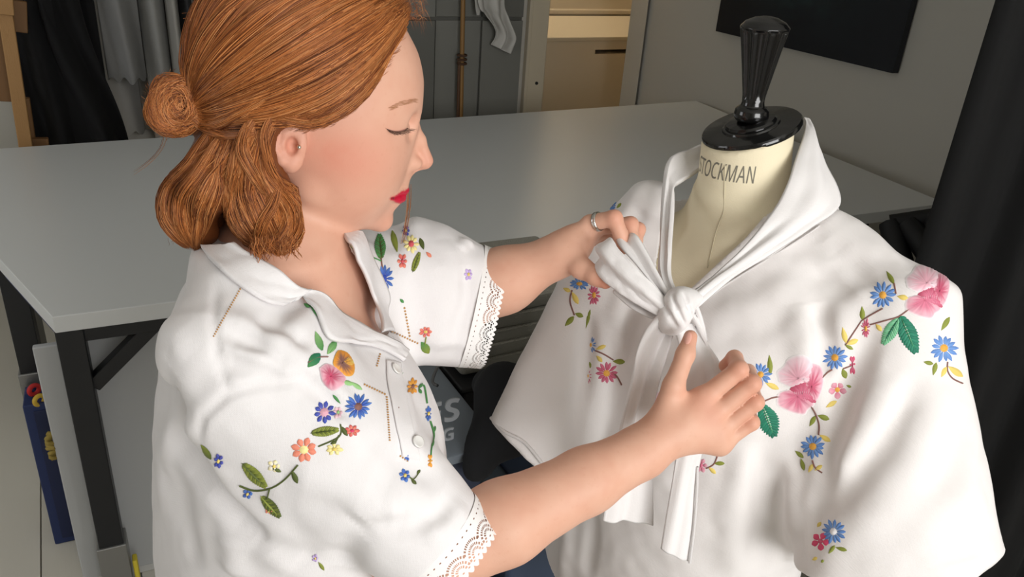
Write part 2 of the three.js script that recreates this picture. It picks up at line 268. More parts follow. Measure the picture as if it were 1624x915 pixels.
{ // passage beyond the doorway
  const t0 = ROOM.t1 + RT, t1 = ROOM.t1 + 2.2, sE = ROOM.s1 + 1.6, cream = M(lin(222, 210, 188), .9);
  structure('wall_passage', mergeGeometries([rbox(dL - .9, sE, t1, t1 + .1, 0, ROOM.h), rbox(dL - 1, dL - .9, t0, t1 + .1, 0, ROOM.h), rbox(sE, sE + .1, ROOM.t1, t1 + .1, 0, ROOM.h), rbox(ROOM.s1 + RT, sE, ROOM.t1, t0, 0, ROOM.h)]), cream, 'cream wall of the passage beyond the doorway');
  const st = thing('stair_casing', 'cream boxed stair casing seen through the doorway', 'stairs');
  const tt = ROOM.t1 + .75, a0 = dL - .6, a1 = sE - .05, q = (px, py) => ST(onT(px, py, tt)); const yA = q(940, 62)[2], yB = q(940, 37)[2], yC = q(940, 24)[2];
  const sl = [q(944, 79), q(1024, 81)], g0 = sl[1][2] - .014, g1 = sl[0][2];                // a real gap under the board
  part('casing', mergeGeometries([rbox(a0, a1, tt, tt + .5, 0, g0), rbox(a0, a1, tt, tt + .5, g1, yA), rbox(a0, sl[0][0], tt, tt + .5, g0, g1), rbox(sl[0][0], a1, tt + .3, tt + .5, g0, g1)]), cream, st);
  part('sloping_board', (() => { const lo = RP(0, tt - .01, yA), hi = RP(0, tt + .26, yB), d = hi.clone().sub(lo), L = d.length(), g = new RoundedBoxGeometry(a1 - a0, L, .03, 2, .006), y = d.normalize(), z = AX.clone().cross(y); g.applyMatrix4(new THREE.Matrix4().makeBasis(AX, y, z)); const c = RP((a0 + a1) / 2, tt + .125, (yA + yB) / 2); g.translate(c.x, c.y, c.z); return g; })(), M(lin(236, 224, 200), .8), st);
  part('ledge', rbox(a0, a1, tt + .27, tt + .5, yC - .035, yC, .01), cream, st); part('back_board', rbox(a0, a1, tt + .3, tt + .34, yA, ROOM.h - .3, .004), cream, st);
  const lamp = thing('ceiling_lamp', 'warm round ceiling lamp in the passage beyond the doorway', 'lamp');
  const c = RP(dL + .5, ROOM.t1 + .9, 2.5);
  const gl = part('shade', new THREE.SphereGeometry(.09, 24, 16), M(lin(255, 240, 210), .5, { emissive: lin(255, 224, 180), emissiveIntensity: 2 }), lamp); gl.position.copy(c);
  const base = part('canopy', new THREE.CylinderGeometry(.05, .06, .07, 24), M(lin(220, 220, 215), .4), lamp); base.position.copy(c).add(V3(0, .115, 0));
  const l = new THREE.PointLight(new THREE.Color().setRGB(1, .84, .62), 1.3); l.position.copy(c).add(V3(0, -.11, 0)); l.castShadow = true; l.shadow.radius = 4; lamp.add(l);
}
{ // door architraves
  const pm = M(lin(222, 210, 186), .5), wj = q => rbox(...q, .006);
  const aL = ST(onT(833, 100, ROOM.t1))[0], aR = ST(onT(1048, 60, ROOM.t1))[0];
  const t = structure('trim_1', mergeGeometries([wj([aL, dL, ROOM.t1 - .022, ROOM.t1 + .001, 0, 2.1]), wj([dL - .012, dL + .002, ROOM.t1 - .02, ROOM.t1 + RT, 0, 2.05]), wj([aL - .014, aL + .008, ROOM.t1 - .036, ROOM.t1, 0, 2.12])]), pm, 'pale painted door post with a moulded edge');
  structure('trim_2', mergeGeometries([wj([dR, Math.min(aR, ROOM.s1 - .02), ROOM.t1 - .022, ROOM.t1 + .001, 0, 2.1]), wj([dR - .002, dR + .012, ROOM.t1 - .02, ROOM.t1 + RT, 0, 2.05]), wj([aR - .035, aR, ROOM.t1 - .04, ROOM.t1, 0, 2.1])]), plaster, 'grey painted door post beside the corner');
  const hp = onT(851, 132, ROOM.t1 - .024); const h = part('latch_hole', new THREE.SphereGeometry(.009, 12, 8), M(lin(20, 18, 16), .6), t); h.position.copy(hp);
}
// ================================================================== work table
const TY = .86;                                            // table top height
const tq = [onY(84, 502, TY), onY(1482, 319, TY), onY(1104, 160, TY), onY(-150, 246, TY)];
{ tq[1] = onY(1500, 322, TY);
  const tb = thing('work_table', 'large white topped cutting table on black steel legs', 'table');
  const white = M(lin(220, 223, 223), .36, { bumpMap: rep(grainTex, 2), bumpScale: .0002, clearcoat: .25, clearcoatRoughness: .35 });
  const sh = new THREE.Shape(tq.map(p => new THREE.Vector2(p.x, -p.z)));
  const g = new THREE.ExtrudeGeometry(sh, { depth: .036, bevelEnabled: true, bevelSize: .002, bevelThickness: .002, bevelSegments: 2 }); g.rotateX(-Math.PI / 2); g.translate(0, TY - .038, 0);
  part('tabletop', g, white, tb);
  const ex = tq[1].clone().sub(tq[0]).normalize(), ez = tq[3].clone().sub(tq[0]).normalize();
  const at = (u, v, y) => tq[0].clone().addScaledVector(ex, u).addScaledVector(ez, v).setY(y);
  const bar = (A, B, w, h, m, name) => { // steel bar from A to B
    const d = B.clone().sub(A), L = d.length(); const g = new RoundedBoxGeometry(w, h, L, 2, .003); g.applyMatrix4(new THREE.Matrix4().lookAt(V3(0, 0, 0), d.clone().negate(), Math.abs(d.y) > L * .9 ? ex : V3(0, 1, 0))); const c = A.clone().add(B).multiplyScalar(.5); g.translate(c.x, c.y, c.z); return part(name, g, m, tb);
  };
  const black = M(lin(22, 24, 28), .45), zinc = M(lin(150, 150, 148), .42, { metalness: .75, bumpMap: rep(grainTex, 6), bumpScale: .0003 });
  const Lt = tq[0].distanceTo(tq[1]), Wt = 1.2;
  for (const [u, v, fh] of [[.035, .035, .2], [Lt - .35, .05, .27], [.035, .47, .5], [Lt - .35, Wt, .27]]) {
    const leg = bar(at(u, v, fh - .03), at(u, v, TY - .04), .056, .056, black, 'leg');
    const d = V3(0, 1, 0), foot = new RoundedBoxGeometry(.068, fh, .068, 2, .003); foot.rotateY(-Math.atan2(ex.z, ex.x)); const p = at(u, v, fh / 2); foot.translate(p.x, p.y, p.z); part('steel_foot', foot, zinc, leg);
  }
  bar(at(.06, .035, TY - .2), at(.22, .035, TY - .05), .034, .034, black, 'brace');
  bar(at(.06, .035, TY - .062), at(Lt - .38, .035, TY - .062), .04, .032, black, 'rail');
  bar(at(.035, .06, TY - .062), at(.035, Wt * .6, TY - .062), .04, .032, M(lin(40, 52, 100), .5), 'rail');
  bar(at(Lt - .5, .05, TY - .2), at(Lt - .37, .05, TY - .05), .034, .034, black, 'brace');
  // low shelf sheet below the top
  globalThis.tableAt = at; globalThis.tableEx = ex; globalThis.tableLen = Lt; globalThis.tableEz = ez;
}
{ // storage under the table, left end
  const at = globalThis.tableAt, ex = globalThis.tableEx, ez = globalThis.tableEz, ang = -Math.atan2(ex.z, ex.x);
  const box = (u0, u1, v0, v1, y0, y1, r = .004) => { const g = new RoundedBoxGeometry(u1 - u0, y1 - y0, v1 - v0, 2, r); g.rotateY(ang); const p = at((u0 + u1) / 2, (v0 + v1) / 2, (y0 + y1) / 2); g.translate(p.x, p.y, p.z); return g; };
  const pale = M(lin(182, 184, 184), .6), pale2 = M(lin(200, 200, 196), .6);
  const cab = thing('storage_cabinet', 'pale grey storage cabinet under the table end', 'cabinet');
  part('front_panel', box(-.028, 1.15, .1, .118, .03, .742), pale, cab); part('side_panel', box(.075, .093, .12, .42, .03, .742), pale2, cab);
  part('top_panel', box(.1, 1.15, .12, .5, .742, .757), pale2, cab);
  part('base_panel', box(.12, 1.15, .12, .5, .0, .03), pale2, cab);
  one('paper_sheet', box(.12, .36, .08, .26, .758, .768, .001), M(lin(206, 206, 202), .8), 'white paper lying on the cabinet beneath the tabletop', 'paper');
  const f1 = thing('ring_binder', 'navy blue upright binder standing beside the cabinet', 'binder');
  part('cover', box(-.02, .05, .32, .42, .0, .47, .004), M(lin(30, 46, 92), .6), f1); part('spine', box(-.016, .046, .314, .322, .02, .45, .002), M(lin(20, 32, 70), .6), f1);
  const f2 = thing('leaning_board', 'white board leaning under the far table leg', 'panel'); part('board', box(.1, .12, .56, 1.0, .0, .78), pale2, f2); part('edge_band', box(.095, .1, .56, 1.0, .0, .78, .001), pale, f2);
  const rope = []; for (let i = 0; i < 26; i++) rope.push(at(-.036 + .006 * Math.sin(i * 1.7), .108 + .006 * Math.cos(i * 1.3), .5 - i * .003));
  one('coiled_rope', tube(rope, .006, 90, 6), M(lin(150, 130, 60), .8), 'tan rope hooked on the cabinet edge beside the binder', 'rope');
  for (const [c, dv, dy, l] of [[lin(190, 40, 40), 0, 0, 'red'], [lin(40, 44, 90), .03, -.02, 'navy'], [lin(205, 170, 60), -.035, -.014, 'yellow']]) { const g = new THREE.TorusGeometry(.013, .006, 8, 20); g.rotateY(ang + .6); const p = at(.005, .36 + dv, .49 + dy); g.translate(p.x, p.y, p.z); one('thread_ring', g, M(c, .7), l + ' roll of trim beside the cabinet', 'trim roll'); }
  one('yellow_tag', (() => { const g = new RoundedBoxGeometry(.012, .07, .03, 2, .004); g.rotateY(ang); const p = at(.075, .02, .1); g.translate(p.x, p.y, p.z); return g; })(), M(lin(225, 205, 60), .6), 'yellow tag by the steel foot of the near leg', 'tag');
}
{ // things under the table, middle: crate, clear boxes, folded cloth, dark bags
  const at = (px, py, y) => onY(px, py, y);
  // folded grey cloth stack on a dark stand
  const fs = thing('folded_cloth_stack', 'stack of folded dark grey cloth on the black stand', 'cloth');
  const cm = M(lin(150, 148, 138), .9, { bumpMap: rep(grainTex, 3), bumpScale: .004 });
  const base = P(850, 572, 1.62), bs = .74, bt = 1.16;
  for (let i = 0; i < 5; i++) { const w = .34 - .012 * i, g = new RoundedBoxGeometry(w, .03, .28, 4, .013), p = g.attributes.position; for (let k = 0; k < p.count; k++) { const x = p.getX(k), z = p.getZ(k); p.setY(k, p.getY(k) + .006 * noise(x * 14 + i * 3, z * 14, i)); p.setX(k, x + .006 * noise(z * 20, i * 2.7, 3)); } g.computeVertexNormals(); g.rotateY(TH + .03 * Math.sin(i * 2.1)); const c = RP(bs, bt + .16, base.y + .016 + i * .031); g.translate(c.x, c.y, c.z); part('fold', g, cm, fs); }
  const stand = thing('black_stand', 'black box stand under the folded grey cloth', 'stand');
  part('body', rbox(bs - .175, bs + .19, bt, bt + .34, 0, base.y - .016, .01), M(lin(14, 15, 18), .8), stand);
  part('lid', rbox(bs - .18, bs + .195, bt - .005, bt + .345, base.y - .016, base.y - .005, .004), M(lin(12, 13, 15), .7), stand);
}
const crateC = onY(690, 750, .12);
{
  const font = await new FontLoader().loadAsync('fonts/droid/droid_sans_bold.typeface.json');
  globalThis.font = font;
  // printed dark tub: tapering, with a grey rim and handles
  const tub = thing('printed_tub', 'dark blue tapering tub with grey rim and grey lettering', 'tub');
  const d = 1.5, c = P(655, 700, d), hw = PX(72, d), hh = PX(66, d);
  const dirR = AX.clone(), dirF = BX.clone().negate();
  const prism = (y0, y1, w0, w1, z0, z1) => { const g = new RoundedBoxGeometry(1, 1, 1, 3, .08), p = g.attributes.position; for (let i = 0; i < p.count; i++) { const k = p.getY(i) + .5; const w = mix(w0, w1, k), z = mix(z0, z1, k); const q = c.clone().addScaledVector(dirR, p.getX(i) * 2 * w).addScaledVector(dirF, p.getZ(i) * 2 * z); p.setXYZ(i, q.x, c.y + mix(y0, y1, k), q.z); } g.computeVertexNormals(); return g; };
  part('body', prism(-c.y + .02, hh * .8, hw * .62, hw * .96, .1, .15), M(lin(48, 56, 78), .6), tub);
  part('rim', prism(hh * .8, hh * 1.1, hw * 1.06, hw * 1.08, .165, .17), M(lin(120, 128, 136), .5), tub);
  part('base', prism(-c.y, -c.y + .02, hw * .6, hw * .62, .1, .1), M(lin(92, 98, 104), .5), tub);
  const put = (txt, size, px, py) => { const g = new TextGeometry(txt, { font, size, depth: .003, curveSegments: 4 }); const rot = new THREE.Matrix4().makeBasis(dirR, V3(0, 1, 0), dirF); g.applyMatrix4(rot); const h = onPlane(px, py, dirF, c.dot(dirF) + .146); g.translate(h.x, h.y, h.z); part('lettering', g, M(lin(150, 154, 158), .6), tub, 'grey printed letters'); };
  put('ES', PX(37, d), 671, 677); put('G', PX(21, d), 699, 700);
  for (let i = 0; i < 4; i++) for (let j = 0; j < 3; j++) { const g = new THREE.BoxGeometry(PX(4.5, d), PX(6, d), .003); g.applyMatrix4(new THREE.Matrix4().makeBasis(dirR, V3(0, 1, 0), dirF)); const h = onPlane(702 + j * 6.5, 709 + i * 8, dirF, c.dot(dirF) + .138); g.translate(h.x, h.y, h.z); part('printed_block', g, M(lin(120, 124, 138), .6), tub); }
  // clear plastic boxes on the floor
  const clear = M(lin(112, 124, 136), .3, { clearcoat: .4 }), navy = M(lin(66, 80, 104), .6);
  const pbox = (s0, s1, t0, t1, h, lab, m) => { const b = thing('plastic_box', lab, 'box'); part('body', rbox(s0 + .01, s1 - .01, t0 + .01, t1 - .01, 0, h, .012), m, b); part('lid', rbox(s0, s1, t0, t1, h, h + .022, .008), clear, b); part('lid_panel', rbox(s0 + .05, s1 - .03, t0 + .03, t1 - .03, h + .022, h + .032, .004), m, b); part('lid_panel', rbox(mix(s0, s1, .6), mix(s0, s1, .6) + .012, t0 + .02, t1 - .02, h + .02, h + .036, .003), clear, b); };
  pbox(.565, .82, .945, 1.13, .72, 'grey blue lidded plastic box on the floor beneath the table', navy);
  pbox(.40, .555, .80, .935, .6, 'clear grey plastic box on the floor beside the dress form', clear);
  // dark cloth bag hanging down over the boxes
  const bag = thing('black_bag', 'black cloth bag slumped over the plastic box', 'bag');
  const bf0 = unionS([cap(P(790, 620, 1.36), P(762, 738, 1.34), PX(42, 1.36), PX(24, 1.34)), cap(P(830, 640, 1.40), P(815, 680, 1.38), PX(52, 1.4), PX(38, 1.38)), cap(P(775, 606, 1.42), P(850, 606, 1.42), PX(22, 1.42))], .05);
  const bf = (x, y, z) => bf0(x, y, z) - .008 * noise(x * 18, y * 18, z * 18);
  const bc = P(790, 660, 1.4); part('sack', meshField(bf, bc.clone().addScalar(-.3), bc.clone().addScalar(.3), .009), M(lin(12, 13, 17), .9), bag);
  part('drawstring', tube([P(700, 572, 1.44), P(690, 590, 1.43), P(686, 606, 1.43), P(694, 612, 1.42)], .003, 20, 5), M(lin(90, 90, 90), .8), bag);
}
{ // under the table at the right: black metal stool seat behind the dress form
  const st = thing('black_trestle', 'black trestle under the right end of the table', 'trestle');
  const bk = M(lin(12, 13, 16), .6); const A = P(1412, 355, 2.45), Bp = P(1480, 345, 2.4);
  for (const [p, q] of [[A, P(1445, 470, 2.35)], [Bp, P(1500, 470, 2.3)], [P(1440, 356, 2.42), P(1500, 440, 2.3)]]) part('leg', tube([p, q], .035, 2, 8), bk, st);
  part('beam', tube([A, Bp], .03, 2, 8), bk, st);
}
// ================================================================== painting and curtain
{
  const pt = thing('painting', 'dark canvas painting hung on the right wall', 'painting'); const s = ROOM.s1;
  const bl = ST(onS(1136, 40, s - .04)), br = ST(onS(1412, 128, s - .04));
  const yb = (bl[2] + br[2]) / 2, t0 = Math.min(bl[1], br[1]), t1 = Math.max(bl[1], br[1]);
  const dark = dataTex(256, (x, y) => { const n = wrapNoise(x, y, 256, 8, 7) * .6 + wrapNoise(x, y, 256, 32, 8) * .4, k = Math.exp(-(((x - 128) / 70) ** 2 + ((y - 90) / 60) ** 2)); return [14 + 26 * n * k, 20 + 46 * n * k, 30 + 36 * n * k]; }, true);
  part('canvas', rbox(s - .04, s - .004, t0, t1, yb, yb + .8, .003), M(lin(16, 22, 32), .55), pt);
  const face = new THREE.PlaneGeometry(t1 - t0 - .01, .79); face.rotateY(-Math.PI / 2 + TH); const c = RP(s - .0412, (t0 + t1) / 2, yb + .4); face.translate(c.x, c.y, c.z); part('painted_face', face, M(0xffffff, .5, { map: dark }), pt);
  part('stretcher', rbox(s - .006, s - .001, t0 + .02, t1 - .02, yb + .02, yb + .78), M(lin(90, 80, 60), .8), pt);
}
{ // black curtain hanging at the right
  const c0 = P(1500, 300, 1.75), n = 90;
  const A = onPlane(1568, 0, camZ.clone().setY(0).normalize(), -1.72), dir = V3(1, 0, .18).normalize();
  const top = 2.55; const edge = onPlane(1515, 200, V3(0, 0, 1), -1.62);
  const sheet = solidSheet((u, v) => { const x = u * 1.3; const w = .028 * Math.sin(u * 46 + .6 * Math.sin(v * 3)) * (.5 + .5 * v) + .012 * Math.sin(u * 97); return V3(edge.x + dir.x * x - dir.z * w, mix(top, .02, v), edge.z + dir.z * x + dir.x * w); }, 160, 24, .004);
  const cu = thing('black_curtain', 'black floor length curtain hanging beside the dress form', 'curtain');
  part('drape', sheet, M(lin(10, 10, 11), .95), cu);
  part('rod', tube([V3(edge.x - .1, top + .02, edge.z), V3(edge.x + dir.x * 1.35, top + .02, edge.z + dir.z * 1.35)], .012, 2, 10), M(lin(30, 30, 30), .5), cu);
}
// ================================================================== clothes and wood at the back
{
  const T = 3.5;
  const garment = (name, label, px0, px1, yb, y2, t, color, amp, waves, hem) => {
    const a = ST(onT(px0, 150, t)), b = ST(onT(px1, 150, t)), bot = ST(onT((px0 + px1) / 2, yb, t))[2]; const w = b[0] - a[0];
    const g = thing(name, label, 'garment', undefined);
    const f = solidSheet((u, v) => { const sh = 1 - .12 * Math.pow(1 - v, 3); const s = a[0] + w * (.5 + (u - .5) * sh) + (hem ? hem(v, u) : 0); const tt = t + amp * Math.sin(u * waves + 2 * Math.sin(v * 4)) * (.35 + .65 * v) - .06 * Math.sin(Math.PI * u); return RP(s, tt, mix(y2, bot + .012 * Math.sin(u * 19), v)); }, 40, 30, .006);
    part('drape', f, M(color, .92, { bumpMap: rep(grainTex, 2), bumpScale: .002 }), g);
    part('back_drape', solidSheet((u, v) => RP(a[0] + w * u, t + .06 + amp * .5 * Math.sin(u * waves + 1), mix(y2, bot + .02, v)), 20, 6, .006), M(color, .92), g);
    const hk = RP(a[0] + w / 2, t, y2 + .02); part('hanger', tube([RP(a[0] + w * .1, t + .03, y2 - .03), hk, RP(b[0] - w * .1, t + .03, y2 - .03)], .008, 12, 6), M(lin(120, 90, 60), .6), g);
  };
  garment('black_garment', 'long black garment hanging at the end of the rail', 40, 172, 231, 1.98, T, lin(14, 14, 17), .03, 17, (v, u) => u > .5 ? .05 * Math.sin(v * 6 + 1.5) : 0);
  garment('grey_jacket', 'grey wool garment hanging beside the black one', 176, 236, 124, 1.98, T + .06, lin(132, 132, 131), .02, 9);
  garment('pale_shirt', 'pale grey crumpled garment hanging low behind the black one', 152, 222, 208, 1.66, T + .22, lin(190, 188, 184), .02, 8);
  garment('grey_coat', 'smooth grey garment next to the wool one on the rail', 238, 276, 226, 1.98, T + .1, lin(146, 146, 143), .015, 6);
  garment('striped_garment', 'narrow pale garment at the right of the rail', 279, 297, 226, 1.98, T + .07, lin(158, 156, 150), .012, 6);
  garment('dark_garment', 'dark narrow garment behind the hair bun', 300, 318, 226, 1.98, T + .09, lin(44, 44, 46), .012, 6);
  one('white_bundle', (() => { const c = ST(onT(186, 222, T + .28)); const f = (() => { const b = ell(RP(c[0], T + .29, c[2] - .02), [AX, V3(0, 1, 0), BX], [.16, .09, .045]); return (x, y, z) => b(x, y, z) - .006 * noise(x * 30, y * 30, z * 30); })(); const o = RP(c[0], T + .29, c[2]); return meshField(f, o.clone().addScalar(-.24), o.clone().addScalar(.24), .008); })(), M(lin(226, 222, 216), .9), 'white cloth bundle under the hanging garments', 'cloth');
  const rail = thing('clothes_rail', 'steel clothes rail carrying the hanging garments', 'rail'); const sA = ST(onT(20, 100, T))[0], sB = ST(onT(322, 100, T))[0];
  part('bar', tube([RP(sA, T + .05, 2.02), RP(sB, T + .05, 2.02)], .013, 2, 10), M(lin(120, 120, 120), .4, { metalness: .7 }), rail);
  for (const s of [sA, sB]) part('post', tube([RP(s, T + .02, 2.02), RP(s, T + .02, 0.01)], .013, 2, 10), M(lin(120, 120, 120), .4, { metalness: .7 }), rail);
  // wooden easel-like frame at far left
  const wood = M(lin(176, 134, 84), .6, { bumpMap: rep(grainTex, 3), bumpScale: .001 }), wood2 = M(lin(128, 92, 54), .6);
  const ez = thing('wooden_frame', 'light wooden trestle frame leaning at the end of the clothes rail', 'frame');
  const q = (px, py, t) => onT(px, py, t);
  const plank = (p0, p1, w, th, m, name) => { const d = p1.clone().sub(p0), L = d.length(), g = new RoundedBoxGeometry(w, L, th, 2, .004), y = d.clone().normalize(), z = BX.clone().addScaledVector(y, -BX.dot(y)).normalize(), x = y.clone().cross(z); g.applyMatrix4(new THREE.Matrix4().makeBasis(x, y, z)); const c = p0.clone().add(p1).multiplyScalar(.5); g.translate(c.x, c.y, c.z); part(name, g, m, ez); };
  plank(q(8, 18, 3.36), q(56, 330, 3.36), .045, .03, wood, 'upright'); plank(q(-4, 20, 3.42), q(8, 160, 3.42), .05, .03, wood2, 'upright');
  plank(q(-40, 4, 3.34), q(22, 10, 3.34), .06, .03, wood, 'cross_piece'); plank(q(36, 155, 3.42), q(62, 330, 3.42), .045, .03, wood2, 'upright'); plank(q(46, 228, 3.40), q(78, 228, 3.40), .045, .03, wood2, 'foot_piece'); plank(q(24, 0, 3.4), q(26, 50, 3.4), .07, .03, wood2, 'upright');
  // wardrobe with sliding doors, bamboo stick and hanging cloth
  const wd = thing('wardrobe', 'tall dark grey wardrobe beside the doorway', 'wardrobe'); const t0 = 3.62;
  const w0 = ST(onT(330, 100, t0))[0], w1 = ST(onT(826, 100, t0))[0], yl = ST(onT(720, 30, t0))[2];
  part('carcass', rbox(w0, w1, t0 + .02, ROOM.t1 - .005, 0, 2.3), M(lin(96, 96, 90), .7), wd);
  const dm = [lin(116, 116, 110), lin(104, 104, 98), lin(122, 122, 116)]; const xs = [330, 560, 690, 762, 826].map(x => ST(onT(x, 100, t0))[0]);
  for (let i = 0; i < 4; i++) { const tt = t0 + (i % 2 ? 0 : .01); part('door_panel', rbox(xs[i] + .003, xs[i + 1] - .003, tt, tt + .018, .05, yl - .008, .003), M(dm[i % 3], .6), wd); part('top_panel', rbox(xs[i] + .003, xs[i + 1] - .003, tt, tt + .018, yl + .008, 2.28, .003), M(dm[(i + 1) % 3], .6), wd); }
  const bs = thing('bamboo_stick', 'brown bamboo stick tied with cord against the wardrobe', 'stick');
  const p0 = onT(730, 230, 3.58), p1 = onT(735, -30, 3.58); part('cane', tube([p0, p0.clone().lerp(p1, .5), p1], .011, 24, 8), M(lin(140, 104, 56), .5), bs); part('cane', tube([p0.clone().addScaledVector(AX, -.016), p0.clone().lerp(p1, .55).addScaledVector(AX, -.014)], .008, 12, 8), M(lin(84, 56, 34), .6), bs);
  for (const f of [.52, .545, .57]) { const g = new THREE.TorusGeometry(.02, .006, 8, 20); g.rotateX(Math.PI / 2); const p = p0.clone().lerp(p1, f); g.translate(p.x, p.y, p.z); part('cord_binding', g, M(lin(74, 50, 32), .9), bs); }
  const cl = thing('hanging_cloth', 'pale crumpled cloth hanging from the wardrobe top', 'cloth');
  const tt = 3.56, Q = (px, py) => onT(px, py, tt), L = [[752, -60], [756, 8], [768, 22], [786, 50], [782, 72]].map(a => Q(...a)), R = [[806, -60], [802, 0], [806, 30], [816, 62], [806, 84]].map(a => Q(...a));
  part('drape', solidSheet((u, v) => catmull(L, u).lerp(catmull(R, u), v), 24, 20, .005, (u, v) => .022 * Math.sin(v * 11 + u * 4) + .01 * noise(u * 6, v * 6, 2)), M(lin(186, 184, 178), .9), cl);
  const L2 = [[752, -60], [753, 0], [756, 24]].map(a => Q(...a)), R2 = [[764, -60], [764, 0], [760, 24]].map(a => Q(...a)); part('corner', solidSheet((u, v) => catmull(L2, u).lerp(catmull(R2, u), v), 8, 6, .005), M(lin(176, 174, 168), .9), cl);
}
// ================================================================== dress form
const linen = (c, o = {}) => M(c, .88, { bumpMap: rep(weaveTex, 9), bumpScale: .00035, sheen: .25, sheenRoughness: .6, sheenColor: new THREE.Color(1, 1, 1), ...o });
const whiteCloth = linen(lin(230, 226, 224)), whiteCloth2 = linen(lin(232, 229, 228));
const UP = V3(0, 1, 0);
const mv = rayDir(1190, 300).setY(0).normalize(), mr = mv.clone().cross(UP).normalize();       // away from the camera, to its right
const mFront = mv.clone().multiplyScalar(-Math.cos(.6)).addScaledVector(mr, -Math.sin(.6));    // the form faces the viewer's left
const capC = P(1192, 205, .965);
const capN = UP.clone().multiplyScalar(Math.cos(.36)).addScaledVector(mv, -Math.sin(.36) * .5).addScaledVector(mr, -Math.sin(.36) * .87).normalize();
const NR = PX(75, .965);
const neckBase = P(1178, 345, .985);
const mAx = (dy, f, l = 0) => neckBase.clone().add(V3(0, dy, 0)).addScaledVector(mFront, f).addScaledVector(V3(-mFront.z, 0, mFront.x), l);
const mKey = (dy, off, a, b) => { const p = mAx(dy, off); return [p.y, p.x, p.z, a, b]; };
const mTorso = loft([mKey(-.62, .02, .11, .13), mKey(-.48, .01, .12, .15), mKey(-.36, .0, .098, .122), mKey(-.25, .012, .115, .15), mKey(-.16, .016, .118, .165), mKey(-.09, .0, .095, .165), mKey(-.05, -.01, .078, .14), mKey(-.02, -.012, .066, .095), mKey(.02, -.012, .058, .062)], mFront);
const neckF = cap(capC.clone().addScaledVector(capN, .02), neckBase.clone().add(V3(0, -.03, 0)), NR * .925, NR * .97);
const formField = (x, y, z) => Math.max(smin(mTorso(x, y, z), neckF(x, y, z), .03), (x - capC.x) * capN.x + (y - capC.y) * capN.y + (z - capC.z) * capN.z);
const form = thing('dress_form', 'cream tailor dress form with black neck cap wearing the white blouse', 'dress form');
const creamCloth = M(lin(231, 220, 190), .8, { bumpMap: rep(weaveTex, 10), bumpScale: .0003 });
